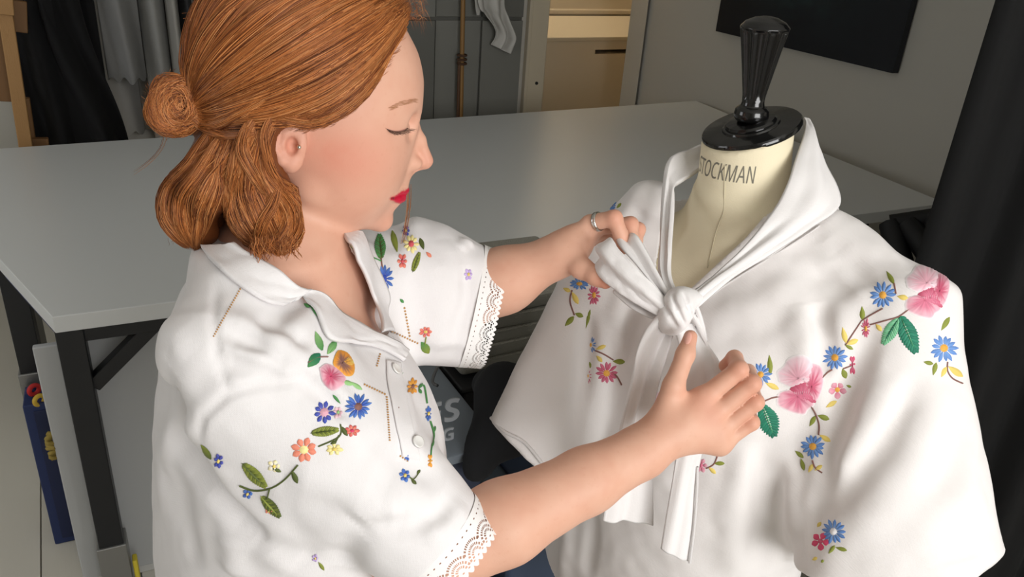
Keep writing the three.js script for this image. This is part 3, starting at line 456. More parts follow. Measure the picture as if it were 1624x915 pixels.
{
  const c = neckBase.clone();
  part('torso', meshField(formField, c.clone().add(V3(-.3, -.66, -.3)), c.clone().add(V3(.3, .2, .3)), .006), creamCloth, form, 'cream cloth covered torso');
  // centre front seam of the cover
  const seam = []; for (const [px, py] of [[1150, 262], [1149, 300], [1147, 338], [1141, 352], [1135, 370], [1128, 400], [1122, 425]]) { const h = hit(formField, px, py, .6); if (h) seam.push(h.addScaledVector(normalAt(formField, h), .0002)); }
  part('seam', tube(seam, .0007, 40, 5), M(lin(205, 196, 168), .9), form);
  // black cap: turned disc with a rounded rim
  const black = M(lin(6, 6, 7), .24, { clearcoat: .7, clearcoatRoughness: .07, specularIntensity: .6 });
  const prof = [[0, .0055], [NR * .96, .0055], [NR * 1.01, .0048], [NR * 1.035, .003], [NR * 1.04, .0005], [NR * 1.03, -.002], [NR * 1.0, -.003], [0, -.003]].map(p => new THREE.Vector2(...p));
  const disc = new THREE.LatheGeometry(prof, 72); const q = new THREE.Quaternion().setFromUnitVectors(UP, capN); disc.applyQuaternion(q); disc.translate(capC.x, capC.y, capC.z); part('neck_cap', toCreasedNormals(disc, .6), black, form, 'glossy black neck cap');
  const cc = capC.clone().addScaledVector(capN, .0055);
  const fl = new THREE.LatheGeometry([[0, .008], [.024, .008], [.0285, .0065], [.0305, .004], [.0305, .0025], [.0335, .002], [.0345, 0], [0, 0]].map(p => new THREE.Vector2(...p)), 60); fl.applyQuaternion(q); fl.translate(cc.x, cc.y, cc.z); part('flange', toCreasedNormals(fl, .5), black, form);
  // fluted knob
  const fq = new THREE.Quaternion().setFromUnitVectors(UP, UP.clone().addScaledVector(capN, .12).normalize());
  const kp = [[0, 0], [.017, 0], [.0195, .003], [.0205, .008], [.0195, .0135], [.0165, .0165], [.0140, .018], [.0130, .022], [.0136, .027], [.0160, .04], [.0193, .058], [.0228, .076], [.0262, .093], [.0283, .1015], [.0285, .1045], [.0275, .108], [.0225, .1135], [.0125, .118], [.004, .1195], [0, .1197]];
  const sm = []; for (let i = 0; i < kp.length - 1; i++) for (let k = 0; k < 3; k++) sm.push(new THREE.Vector2(mix(kp[i][0], kp[i + 1][0], k / 3), mix(kp[i][1], kp[i + 1][1], k / 3))); sm.push(new THREE.Vector2(0, .1197));
  const kn = new THREE.LatheGeometry(sm, 11 * 10), p = kn.attributes.position;
  for (let i = 0; i < p.count; i++) { const x = p.getX(i), y = p.getY(i), z = p.getZ(i), r = Math.hypot(x, z); if (r < 1e-6) continue; const th = Math.atan2(z, x), k = sstep(.022, .032, y) * (1 - sstep(.1035, .107, y)); const w = (((th / (2 * Math.PI) * 11) % 1) + 1) % 1 - .5, s = 1 + k * (.0 + Math.cos(Math.PI / 11) / Math.cos(w * 2 * Math.PI / 11) - 1) - k * .13 * (1 - Math.pow(Math.abs(w) * 2, 3)) + .0; p.setXYZ(i, x * s, y, z * s); }
  kn.computeVertexNormals(); kn.applyQuaternion(fq); const kc = cc.clone().addScaledVector(capN, .006); kn.translate(kc.x, kc.y, kc.z); part('knob', kn, black, form, 'glossy black fluted wooden knob');
  // printed maker's word round the neck
  const fontR = await new FontLoader().loadAsync('fonts/droid/droid_sans_regular.typeface.json');
  const txt = new TextGeometry('STOCKMAN', { font: fontR, size: .0205, depth: .0006, curveSegments: 4 }); txt.computeBoundingBox(); const bw = txt.boundingBox.max.x, tp = txt.attributes.position;
  const nrm = V3(0, 0, 0);
  const L = [[1112, 268], [1123, 275], [1140, 284], [1158, 290], [1178, 291.5], [1196, 289]];
  const hpx = t => { const f = clamp(t, 0, 1) * (L.length - 1), i = Math.min(L.length - 2, Math.floor(f)), u = f - i; return [mix(L[i][0], L[i + 1][0], u), mix(L[i][1], L[i + 1][1], u)]; };
  const axis = capC.clone().lerp(neckBase, .62), e0 = P(1195, 291, .9);
  const ang = h => { const d = h.clone().sub(axis); return Math.atan2(d.dot(mr), -d.dot(mv)); };
  const hb = hit(formField, 1195, 291, .6), hm = hit(formField, 1150, 287, .6), yB = hb.y, a1 = ang(hb), span = bw * .62 / NR;
  for (let i = 0; i < tp.count; i++) {
    const u = tp.getX(i) / bw, a = a1 - span * (1 - u), y = tp.getY(i), z = tp.getZ(i); const dir = mr.clone().multiplyScalar(Math.sin(a)).addScaledVector(mv, -Math.cos(a)); const c = axis.clone().setY(mix(hm.y, hb.y, clamp((a - ang(hm)) / (a1 - ang(hm)), -1.2, 1)) + y * .95);
    let d = .09; for (let k = 0; k < 24; k++) { const q = c.clone().addScaledVector(dir, d); const v = formField(q.x, q.y, q.z); d -= v * .9; if (Math.abs(v) < 1e-5) break; } const q = c.addScaledVector(dir, d - .0003 + z * .9); tp.setXYZ(i, q.x, q.y, q.z);
  }
  txt.computeVertexNormals(); part('lettering', txt, M(lin(120, 116, 104), .8), form, 'grey printed maker name');
  // iron stand
  const pole = mAx(-.62, .02); part('pole', new THREE.CylinderGeometry(.018, .018, pole.y - .05, 20).translate(pole.x, (pole.y - .05) / 2 + .03, pole.z), black, form);
  const foot = new THREE.LatheGeometry([[0, .04], [.03, .04], [.06, .03], [.17, .012], [.18, 0], [0, 0]].map(p => new THREE.Vector2(...p)), 48); foot.translate(pole.x, 0, pole.z); part('base', foot, black, form);
}
// ================================================================== white blouse on the dress form
const bKey = (dy, off, l, a, b) => { const p = mAx(dy, off, l); return [p.y, p.x, p.z, a, b]; };
const camR = camX, camD = camZ.clone().negate();
const bodyB = loft([bKey(-.62, .03, 0, .145, .2), bKey(-.45, .028, 0, .142, .192), bKey(-.32, .024, 0, .138, .182), bKey(-.22, .02, 0, .132, .172), bKey(-.14, .012, 0, .120, .170), bKey(-.085, .0, 0, .1, .158), bKey(-.05, -.01, 0, .084, .125), bKey(-.028, -.012, 0, .072, .09)], mFront, 2.2);
const shR = cap(P(1310, 372, .945), P(1425, 478, .905), PX(44, .94), PX(62, .905)), shL = cap(P(1035, 335, 1.03), P(960, 405, 1.06), PX(46, 1.04), PX(48, 1.06));
const slR = slab(P(1424, 470, .91), P(1428, 912, .895), camR, PX(76, .91), PX(166, .895), .05, .075);
const slLhemA = P(772, 664, 1.03), slLhemB = P(905, 790, 1.03);
const slL = slab(P(968, 370, 1.06), P(836, 742, 1.03), camR, PX(42, 1.06), PX(88, 1.03), .046, .032);
const hemN = (() => { const d = slLhemB.clone().sub(slLhemA).normalize(), n = camD.clone().cross(d).normalize(); if (n.y > 0) n.negate(); return n; })();
const slLc = (x, y, z) => smax(slL(x, y, z), (x - slLhemA.x) * hemN.x + (y - slLhemA.y) * hemN.y + (z - slLhemA.z) * hemN.z, .006);
const slRn = (() => { const a = P(1592, 884, .885), b = P(1540, 925, .885), c = P(1592, 884, .985); const n = b.clone().sub(a).cross(c.clone().sub(a)).normalize(); if (n.y > 0) n.negate(); return [n, a]; })();
const slRc = (x, y, z) => smax(slR(x, y, z), (x - slRn[1].x) * slRn[0].x + (y - slRn[1].y) * slRn[0].y + (z - slRn[1].z) * slRn[0].z, .006);
const baseB0 = (x, y, z) => { let d = smin(bodyB(x, y, z), smin(shR(x, y, z), shL(x, y, z), .02), .07); d = smin(d, slRc(x, y, z), .055); d = smin(d, slLc(x, y, z), .03); return d; };
// V opening: wedge between the two collar lines, cut down to the form
const vA = P(1052, 250, .95), vB = P(1300, 250, .95), vC = P(1078, 492, .86);
const vPts = [P(1062, 262, 1), P(1060, 420, .9), P(1078, 488, .86), P(1140, 440, .88), P(1215, 372, .9), P(1272, 300, .95), P(1285, 190, .98), P(1180, 150, 1), P(1090, 170, 1)];
const vPoly = vPts.map(p => { const q = project(p); return [q[0], q[1]]; });
const vAxis = camD.clone().addScaledVector(V3(0, -1, 0), .25).normalize();                       // cut runs straight into the chest
const vO = P(1130, 350, .9), vU = camX.clone().addScaledVector(vAxis, -camX.dot(vAxis)).normalize(), vV = vAxis.clone().cross(vU);
const vFlat = [[1072, 250, .95], [1068, 330, .93], [1066, 430, .885], [1078, 484, .86], [1128, 430, .87], [1198, 364, .89], [1250, 300, .92], [1272, 235, .95], [1280, 150, .97], [1080, 150, 1.0]].map(a => { const q = P(...a).sub(vO); return [q.dot(vU), q.dot(vV)]; });
const polySd = (poly, x, y) => { let d = 1e9, s = 1; for (let i = 0, j = poly.length - 1; i < poly.length; j = i++) { const ex = poly[j][0] - poly[i][0], ey = poly[j][1] - poly[i][1], wx = x - poly[i][0], wy = y - poly[i][1], t = clamp((wx * ex + wy * ey) / (ex * ex + ey * ey), 0, 1), bx = wx - ex * t, by = wy - ey * t; d = Math.min(d, bx * bx + by * by); const c1 = y >= poly[i][1], c2 = y < poly[j][1], c3 = ex * wy > ey * wx; if ((c1 && c2 && c3) || (!c1 && !c2 && !c3)) s = -s; } return s * Math.sqrt(d); };
const formOff = (x, y, z) => formField(x, y, z) - .004;
const yLim = neckBase.y + .03;
const baseB = (x, y, z) => { const d = baseB0(x, y, z); return d > .05 ? d : smin(d, smax(formField(x, y, z) - .006, y - yLim, .02), .02); };
const bFolds = [
  [[[1390, 520], [1352, 600], [1325, 690], [1300, 790], [1286, 880]], -.012, .012],
  [[[1462, 590], [1402, 700], [1336, 785], [1292, 828]], -.008, .014],
  [[[1425, 590], [1365, 690], [1310, 770]], .008, .018],
  [[[1500, 610], [1455, 720], [1385, 815], [1330, 870]], .007, .022],
  [[[1292, 480], [1306, 540], [1300, 600]], -.010, .012],
  [[[1268, 480], [1280, 540], [1275, 620]], .006, .016],
  [[[1380, 450], [1340, 490], [1322, 545]], .006, .014],
  [[[935, 500], [925, 600], [908, 720]], -.016, .010],
  [[[952, 490], [948, 600], [930, 740]], .010, .014],
  [[[1000, 430], [985, 470], [965, 520]], .007, .012],
  [[[1022, 450], [1000, 500], [985, 560]], -.006, .010],
  [[[1180, 700], [1165, 800], [1160, 915]], .008, .016],
  [[[1215, 690], [1215, 800], [1205, 915]], -.007, .016],
  [[[1240, 720], [1262, 820], [1265, 915]], .006, .016],
  [[[905, 800], [900, 860], [893, 915]], .006, .016],
  [[[940, 800], [938, 860], [930, 915]], -.006, .012],
  [[[1560, 770], [1500, 800], [1440, 880]], .004, .02], [[[1530, 640], [1515, 720], [1480, 800]], -.006, .018],
  [[[1120, 500], [1200, 480], [1290, 420]], .004, .014], [[[1130, 530], [1200, 530], [1260, 500]], -.003, .014],
  [[[1340, 330], [1390, 375], [1440, 425]], .003, .01], [[[1310, 380], [1350, 420], [1385, 470]], -.004, .014],
  [[[1040, 290], [1000, 330], [975, 380]], .005, .012], [[[1020, 330], [990, 370]], -.005, .01],
  [[[1600, 870], [1540, 890], [1480, 905]], .002, .004],
].map(a => foldLine(baseB, ...a, .6, 1.4));
const bShell = withFolds(baseB, bFolds);
const bFieldSolid = (x, y, z) => { let d = bShell(x, y, z); if (d < .03 && d > -.03) d -= .0016 * noise(x * 26, y * 18, z * 26) + .0008 * noise(x * 60, y * 50, z * 60); return d; };
const vCut = (x, y, z) => { const X = x - vO.x, Y = y - vO.y, Z = z - vO.z; const t = X * vAxis.x + Y * vAxis.y + Z * vAxis.z; return Math.max(polySd(vFlat, X * vU.x + Y * vU.y + Z * vU.z, X * vV.x + Y * vV.y + Z * vV.z), t - .16); };
const bField = (x, y, z) => { let d = bFieldSolid(x, y, z); if (d > .05) return d; const inner = Math.max(d + .006, 0); return Math.max(d, -vCut(x, y, z)); };
const onBlouse = (px, py) => hitNear(bField, px, py, .6, 1.35);
const mBlouse = thing('embroidered_blouse', 'white embroidered bow neck blouse hanging on the dress form', 'blouse');
{
  const lo = V3(1e9, 1e9, 1e9), hi = V3(-1e9, -1e9, -1e9);
  for (const p of [P(760, 560, 1.03), P(900, 800, 1.05), P(1600, 890, .84), P(1600, 890, 1.05), P(1180, 230, 1.1), mAx(-.55, .2), mAx(-.55, -.2), mAx(-.55, 0, .24), mAx(-.55, 0, -.24), P(950, 330, 1.15), P(1290, 900, .82)]) { lo.min(p); hi.max(p); }
  part('blouse_body', meshField(bField, lo.addScalar(-.03), hi.addScalar(.03), .0042), whiteCloth, mBlouse, 'white linen body with wide sleeves');
}
{ // collar bands, bow
  const fd = (n, a, ph = 0) => (u, v) => a * Math.sin(v * n + ph + u * 1.5) + .0012 * noise(u * 9, v * 5, n);
  part('collar_band', strip([[1274, 188, 1.0, 1284, 192, 1.02], [1275, 210, .955, 1290, 214, .97], [1258, 262, .918, 1306, 262, .945], [1236, 318, .895, 1331, 322, .918], [1200, 368, .880, 1284, 362, .896], [1160, 412, .868, 1222, 402, .876], [1120, 448, .858, 1160, 440, .862], [1086, 470, .848, 1104, 486, .848]], .005, 70, 22, (u, v) => .010 * Math.sin(Math.PI * v) * sstep(0, .25, u) * (1 - .6 * u) + u * .0028 * Math.sin(v * 13 + u * 2) + .0012 * noise(u * 12, v * 4, 1)), whiteCloth2, mBlouse);
  part('collar_band', strip([[1142, 218, 1.035, 1142, 262, 1.03], [1116, 228, 1.03, 1116, 266, 1.01], [1088, 239, 1.02, 1090, 282, .995], [1064, 250, 1.005, 1072, 294, .98], [1054, 285, .975, 1068, 305, .962], [1049, 340, .94, 1066, 345, .928], [1046, 390, .912, 1062, 394, .900], [1045, 430, .885, 1062, 436, .875], [1056, 470, .855, 1074, 466, .85]], .005, 70, 12, (u, v) => -.004 * Math.sin(Math.PI * v) + .0012 * noise(u * 14, v * 4, 2)), whiteCloth2, mBlouse);
  // hem roll along the collar edge
  // knot
  const kA = [camX, camY, camZ];
  const rot = (ang) => [camX.clone().multiplyScalar(Math.cos(ang)).addScaledVector(camY, Math.sin(ang)), camX.clone().multiplyScalar(-Math.sin(ang)).addScaledVector(camY, Math.cos(ang)), camZ];
  const k0 = unionS([ell(P(1074, 490, .842), rot(-.35), [PX(27, .842), PX(36, .842), .021]), ell(P(1085, 476, .85), rot(.2), [PX(30, .85), PX(17, .85), .016]), ell(P(1064, 512, .842), rot(.5), [PX(20, .842), PX(20, .842), .016])], .008);
  const kf = [[[[1052, 478], [1062, 500], [1076, 522]], -.004, .0028], [[[1066, 464], [1074, 492], [1086, 516]], -.004, .0025], [[[1082, 462], [1092, 484], [1097, 508]], -.004, .0025], [[[1058, 470], [1068, 496], [1082, 520]], .002, .003], [[[1074, 463], [1083, 488], [1092, 512]], .002, .003]].map(a => foldLine(k0, ...a, .7, .95));
  const kF = withFolds(k0, kf); const kc = P(1075, 490, .845); part('bow_knot', meshField((x, y, z) => kF(x, y, z) - .0007 * noise(x * 90, y * 90, z * 90), kc.clone().addScalar(-.045), kc.clone().addScalar(.045), .0016), whiteCloth2, mBlouse);
  // left loop, held by the hand: two fanning layers
  part('bow_loop', strip([[1052, 470, .842, 1056, 506, .845], [1030, 446, .842, 1030, 492, .848], [1002, 418, .846, 1000, 474, .854], [980, 396, .855, 975, 456, .862], [966, 378, .865, 957, 440, .872], [960, 380, .882, 952, 430, .884]], .003, 44, 30, (u, v) => -.0034 * Math.sin(v * 10 + 1.6 * u + .5) * (.5 + .6 * u) + .0008 * noise(u * 14, v * 9, 4) + .006 * Math.sin(Math.PI * v)), whiteCloth2, mBlouse);
  part('bow_loop', strip([[1060, 464, .85, 1054, 478, .85], [1044, 438, .86, 1030, 450, .856], [1028, 408, .872, 1006, 420, .868], [1012, 380, .884, 986, 396, .88], [1004, 376, .894, 978, 380, .896]], .003, 40, 14, (u, v) => .004 * Math.sin(v * 8 + u)), whiteCloth2, mBlouse);
  part('bow_loop', strip([[1062, 486, .852, 1062, 506, .852], [1036, 478, .862, 1040, 508, .858], [1010, 470, .87, 1004, 490, .868], [975, 446, .884, 975, 464, .882]], .003, 30, 12, (u, v) => .003 * Math.sin(v * 8 + u)), whiteCloth2, mBlouse);
  // loop and band on the right of the knot
  part('bow_loop', strip([[1092, 470, .846, 1096, 500, .844], [1104, 482, .842, 1112, 528, .842], [1116, 510, .846, 1124, 556, .848], [1122, 540, .855, 1122, 560, .856]], .003, 24, 16, (u, v) => .007 * Math.sin(Math.PI * v) + .0015 * Math.sin(v * 12)), whiteCloth2, mBlouse);
  // left tail
  part('bow_tail', strip([[1048, 496, .848, 1068, 522, .846], [1024, 520, .846, 1064, 546, .85], [1006, 556, .846, 1052, 586, .856], [998, 600, .85, 1038, 640, .866], [984, 660, .858, 1026, 690, .88], [972, 730, .872, 1034, 740, .9], [962, 780, .886, 1036, 790, .91], [955, 824, .898, 1035, 832, .918]], .003, 80, 24, (u, v) => .007 * Math.sin(v * 5.2 + .4 + 1.2 * u) * (1 - .5 * u) + .002 * Math.sin(v * 14 + u * 5)), whiteCloth2, mBlouse);
  // right tail, running under the hand and down
  part('bow_tail', strip([[1070, 520, .846, 1098, 512, .844], [1078, 556, .842, 1126, 548, .842], [1084, 600, .842, 1146, 586, .842], [1080, 650, .846, 1146, 640, .85], [1074, 700, .856, 1120, 700, .862], [1066, 760, .87, 1106, 766, .874], [1056, 820, .882, 1102, 834, .886], [1048, 868, .89, 1094, 894, .896]], .003, 80, 20, (u, v) => .006 * Math.sin(v * 3.6 + .5) * (1 - .3 * u) + .0015 * Math.sin(v * 12 + u * 6)), whiteCloth2, mBlouse);
  part('tail_hem', tube([P(1106, 740, .867), P(1105, 780, .874), P(1101, 836, .885), P(1094, 893, .895)], .0016, 30, 6), whiteCloth2, mBlouse);
  // seam where the collar joins the shoulder
  const sm = []; for (const [a, b] of [[1330, 326], [1296, 358], [1250, 388], [1200, 418], [1150, 450], [1112, 478]]) { const h = onBlouse(a, b + 3); sm.push(h.addScaledVector(normalAt(bField, h), .0008)); }
  part('collar_seam', tube(sm, .0012, 60, 6), whiteCloth, mBlouse);
  // hem of the wide sleeve
  const hm = []; for (const [a, b] of [[778, 662], [800, 684], [830, 700], [860, 735], [880, 770]]) hm.push(onBlouse(a, b).addScaledVector(camZ, .0012));
  part('sleeve_hem', tube(hm, .0022, 40, 6), whiteCloth, mBlouse);
}
// ================================================================== the woman
const person = thing('person', 'woman with red hair in a white embroidered blouse tying the bow on the dress form', 'person');
const hv = rayDir(510, 190).setY(0).normalize(), hr = hv.clone().cross(UP).normalize();
const AL = .05;                                                            // face turned a little away from the viewer
const hFh = hr.clone().multiplyScalar(Math.cos(AL)).addScaledVector(hv, Math.sin(AL)), hL = hv.clone().multiplyScalar(-Math.cos(AL)).addScaledVector(hr, Math.sin(AL));
const BOW = .22, hF = hFh.clone().multiplyScalar(Math.cos(BOW)).addScaledVector(UP, -Math.sin(BOW)), hU = UP.clone().multiplyScalar(Math.cos(BOW)).addScaledVector(hFh, Math.sin(BOW));
const headC = P(500, 170, .745), hS = PX(1, .745);
const HP = (px, py, lat = 0) => onPlane(px, py, hL, headC.dot(hL) + lat);
const MIR = p => p.clone().addScaledVector(hL, -2 * (p.dot(hL) - headC.dot(hL)));
const hax = [hF, hU, hL];
const both = (mk, ...pts) => [mk(...pts), mk(...pts.map(MIR))];
// --- head field
const cranium = ell(HP(494, 128), hax, [.1005, .097, .076]);
const nasion = ball(HP(682, 183), 17 * hS);
const skull = unionS([cranium, ell(HP(556, 228), hax, [.046, .072, .055]), ell(HP(542, 276), hax, [.042, .041, .045])], .045);
const jawParts = [...both((a, b) => cap(a, b, .012, .010), HP(492, 300, .046), HP(584, 344, .012)), ball(HP(605, 349), 19.5 * hS), cap(HP(634, 278), HP(630, 300), 16 * hS, 15 * hS), ball(HP(606, 306), 27 * hS), ...both(a => ell(a, hax, [.028, .024, .016]), HP(562, 244, .041)), ...both((a, b) => cap(a, b, .008, .010), HP(628, 164, .010), HP(608, 174, .034)), cap(HP(634, 158), HP(642, 126), 14 * hS, 16 * hS), ball(HP(632, 98), 20 * hS)];
const noseParts = [cap(HP(651, 190), HP(664.5, 222), 8.5 * hS, 9.8 * hS), cap(HP(664.5, 222), HP(676, 254.5), 9.8 * hS, 12 * hS), cap(HP(641, 214), HP(650, 254), 11 * hS, 16 * hS), cap(HP(672, 261), HP(655, 268), 6.5 * hS, 5 * hS), ...both(a => ell(a, hax, [.0088, .0066, .0055]), HP(655, 259, .0108))];
const eyeC = HP(629, 204, .0305), eyeCm = MIR(eyeC);
const faceNoLip = (x, y, z) => { let d = skull(x, y, z); for (const f of jawParts) d = smin(d, f(x, y, z), .016); return d; };
const lipLine = (pts, r, inn) => { const q = pts.map((p, i) => i ? hitNear(faceNoLip, p[0], p[1], .6, .85) : HP(p[0], p[1])).map((h, i) => i ? h.addScaledVector(normalAt(faceNoLip, h, .003), -inn) : h); const o = []; for (let i = 0; i < q.length - 1; i++) { o.push(cap(q[i], q[i + 1], r[i] * hS, r[i + 1] * hS)); o.push(cap(MIR(q[i]), MIR(q[i + 1]), r[i] * hS, r[i + 1] * hS)); } return o; };
const lipParts = [...lipLine([[644, 301.5], [635, 304.5], [627, 309], [619, 314]], [5.2, 4.8, 3.8, 1.8], .0006), ...lipLine([[638.5, 314.5], [632, 317], [626, 316.8], [619, 315]], [5.8, 5.2, 4, 1.8], .0004)];
const lipAll = unionS(lipParts, .0008);
const lipPoly = [[616.5, 314.5], [627, 309], [638, 303.5], [648, 298], [656, 295], [656, 308], [646, 318], [636, 324], [626, 320.5]];
const earC = HP(455, 222, .071);
const earAx = [hF.clone().multiplyScalar(.98).addScaledVector(hU, .12).normalize(), hU.clone().multiplyScalar(.99).addScaledVector(hF, -.13).normalize(), hL];
const earP = (px, py, lat = .076) => HP(px, py, lat);
const earBase = ell(earP(455, 226, .073), [earAx[0], earAx[1], earAx[2].clone().addScaledVector(hF, -.3).normalize()], [.0165, .026, .0058]);
const earRim = [[470, 196], [462, 180], [448, 176], [438, 190], [434, 212], [437, 236], [447, 254], [460, 263], [468, 257]].map(a => earP(a[0], a[1], .079 - .004 * sstep(440, 470, a[0])));
const earHelix = []; for (let i = 0; i < earRim.length - 1; i++) earHelix.push(cap(earRim[i], earRim[i + 1], i > 5 ? .0042 : .0030, i > 4 ? .0042 : .0030));
const earAnti = [[462, 206], [452, 212], [448, 228], [456, 243]].map(a => earP(...a, .0775)); for (let i = 0; i < 3; i++) earHelix.push(cap(earAnti[i], earAnti[i + 1], .0024));
earHelix.push(ball(earP(473, 231, .0755), .0042), ball(earP(463, 258, .0765), .0062));
const earSolid = unionS(earHelix, .004);
const earF = (x, y, z) => { let d = smin(earBase(x, y, z), earSolid(x, y, z), .005); return smax(d, -earHole(x, y, z), .003); };
const earHole = ell(earP(463, 232, .080), earAx, [.0048, .0075, .006]);
const neckP = cap(HP(458, 318), P(450, 470, .785), .047, .053);
const trap = cap(P(440, 410, .79), P(400, 476, .74), .042, .034), trap2 = cap(P(470, 400, .775), P(560, 450, .87), .04, .04);
const lidCut = unionS([cap(HP(611, 194, .0415), HP(624, 189, .0425), .0011), cap(HP(624, 189, .0425), HP(640, 191, .036), .0011)], .001);
const sockets = both(a => ball(a, .0098), HP(648, 200, .030));
const nostrils = both((a, b) => cap(a, b, .0026, .0022), HP(663, 269.5, .0055), HP(655, 267.5, .0085));
const lipCut = (() => { const q = [[634, 309.5], [626, 312.6], [617, 315]].map(p => hitNear(faceNoLip, p[0], p[1], .6, .85)); const a = HP(651, 307.5); return unionS([cap(a, q[0], .001), cap(q[0], q[1], .001), cap(q[1], q[2], .0008), cap(MIR(a), MIR(q[0]), .001), cap(MIR(q[0]), MIR(q[1]), .001)], .001); })();
const faceField = (x, y, z) => {
  let d = skull(x, y, z);
  for (const f of jawParts) d = smin(d, f(x, y, z), .016);
  d = smax(d, -sockets[0](x, y, z), .014); d = smax(d, -sockets[1](x, y, z), .014);
  d = smax(d, -nasion(x, y, z), .012);
  let n = noseParts[0](x, y, z); for (let i = 1; i < noseParts.length; i++) n = smin(n, noseParts[i](x, y, z), .0065);
  d = smin(d, n, .0085);
  d = smin(d, Math.min(Math.hypot(x - eyeC.x, y - eyeC.y, z - eyeC.z), Math.hypot(x - eyeCm.x, y - eyeCm.y, z - eyeCm.z)) - .0122, .0045);
  d = smax(d, -lidCut(x, y, z), .002);
  d = smin(d, lipAll(x, y, z), .0028);
  if (Math.abs(d) < .02) { d = smax(d, -lipCut(x, y, z), .0015); for (const s of nostrils) d = smax(d, -s(x, y, z), .0022); }
  d = smin(d, earF(x, y, z), .006);
  return d;
};
// --- torso skin under the blouse
const bv = rayDir(470, 500).setY(0).normalize(), br_ = bv.clone().cross(UP).normalize(), BETA = .32;
const bF = br_.clone().multiplyScalar(Math.cos(BETA)).addScaledVector(bv, Math.sin(BETA)), bL = bv.clone().multiplyScalar(-Math.cos(BETA)).addScaledVector(br_, Math.sin(BETA));
const nb = P(455, 425, .775);
const wAt = (dy, f = 0, l = 0) => nb.clone().add(V3(0, dy, 0)).addScaledVector(bF, f).addScaledVector(bL, l);
const wKey = (dy, f, a, b, l = 0) => { const p = wAt(dy, f, l); return [p.y, p.x, p.z, a, b]; };
const skinTorso = loft([wKey(-.6, 0, .10, .15), wKey(-.4, .0, .10, .145), wKey(-.26, .01, .11, .155), wKey(-.15, .012, .105, .165), wKey(-.09, .004, .09, .15), wKey(-.05, -.004, .072, .115), wKey(-.02, -.01, .058, .075), wKey(.02, -.012, .05, .052)], bF);
// --- arms and hands
const shN = P(376, 560, .705), elN = P(668, 888, .735), wrN = P(1018, 716, .795);
const shF = wAt(-.08, .0, -.165), elF = P(716, 478, .965), wrF = P(884, 406, .925);
const R = (n, d) => PX(n, d);
const DR = .795;
const armN = [cap(shN, elN, .042, .040), cap(elN, P(800, 828, .752), .0395, .0385), cap(P(800, 828, .752), P(930, 762, .776), .0385, .0305), cap(P(930, 762, .776), wrN, .0305, .0255)];
const hN = (px, py, dd) => P(px, py, DR + dd);
const palmN = [[1112, 634, -.004, 15], [1128, 660, -.006, 15], [1138, 685, -.004, 14], [1142, 705, .0, 12.5]];
const handN = [];
handN.push(cap(wrN, hN(1080, 672, .004), .0235, .021));
for (const [x, y, z, r] of palmN) handN.push(cap(hN(1048, 694, .004), hN(x, y, z + .005), R(19, DR), R(r + 1, DR)));
handN.push(cap(hN(1112, 640, .006), hN(1138, 700, .008), R(16, DR), R(14, DR)));
const fingersN = [
  [[1112, 634, .004, 16], [1172, 586, -.006, 14.2], [1165, 568, .018, 12.5], [1150, 580, .030, 10.5]],
  [[1128, 660, .002, 15.5], [1193, 608, -.008, 14], [1186, 590, .022, 12.5], [1166, 600, .034, 10.5]],
  [[1138, 685, .004, 14.5], [1198, 638, -.004, 13.2], [1192, 618, .024, 12], [1168, 620, .036, 10]],
  [[1142, 705, .008, 13], [1192, 670, .002, 12], [1188, 652, .026, 10.5], [1166, 650, .036, 9.5]]];
const thumbN = [[1046, 672, .004, 20], [1068, 612, -.002, 16.5], [1087, 562, .004, 14.5], [1095, 534, .010, 11]];
const chain = (c, dd) => { const out = []; for (let i = 0; i < c.length - 1; i++) { const a = c[i], b = c[i + 1]; out.push(cap(P(a[0], a[1], dd + a[2]), P(b[0], b[1], dd + b[2]), R(a[3], dd), R(b[3], dd))); } return out; };
const palmFieldN = unionS(handN, .016), fieldFN = fingersN.map(c => unionS(chain(c, DR), .004)), thumbFN = unionS(chain(thumbN, DR), .005);
const creaseN = unionS([cap(P(1080, 585, DR - .012), P(1096, 590, DR - .012), .0008)], .001);
const handFieldN = (x, y, z) => { let d = palmFieldN(x, y, z); let f = 1; for (const g of fieldFN) f = smin(f, g(x, y, z), .0016); d = smin(d, f, .008); return smin(d, thumbFN(x, y, z), .013); };
const armFieldN = (x, y, z) => { let d = armN[0](x, y, z); for (let i = 1; i < 4; i++) d = smin(d, armN[i](x, y, z), .012); return smin(d, handFieldN(x, y, z), .012); };
const DL = .905;
const armF = [cap(shF, elF, .045, .040), cap(elF, P(800, 444, .95), .040, .036), cap(P(800, 444, .95), wrF, .036, .0240)];
const fingersF = [
  [[936, 354, .004, 13.5], [974, 346, -.016, 12.6], [985, 374, -.010, 11.5], [989, 394, -.006, 9.5]],
  [[946, 360, .02, 13.5], [1000, 356, .004, 12.2], [1002, 380, .0, 11], [1000, 396, .0, 9.3]],
  [[948, 368, .035, 12.5], [1012, 364, .022, 11.5], [1008, 384, .014, 10.5], [1004, 394, .012, 9]],
  [[944, 376, .048, 11.5], [1000, 372, .04, 10.5], [1000, 386, .03, 9.5], [996, 394, .026, 8.5]]];
const thumbF_ = [[899, 408, .006, 20], [922, 425, -.008, 16.5], [946, 438, -.020, 14.5], [960, 446, -.026, 12]];
const handF = [cap(wrF, P(908, 388, DL + .014), .0235, .021), cap(P(905, 392, DL + .012), P(936, 358, DL + .008), R(24, DL), R(14.5, DL)), cap(P(905, 392, DL + .02), P(944, 366, DL + .03), R(22, DL), R(14, DL)), cap(P(905, 395, DL + .03), P(942, 374, DL + .05), R(20, DL), R(13, DL))];
const palmFieldF = unionS(handF, .014), fieldFF = fingersF.map(c => unionS(chain(c, DL), .004)), thumbFF = unionS(chain(thumbF_, DL), .006);
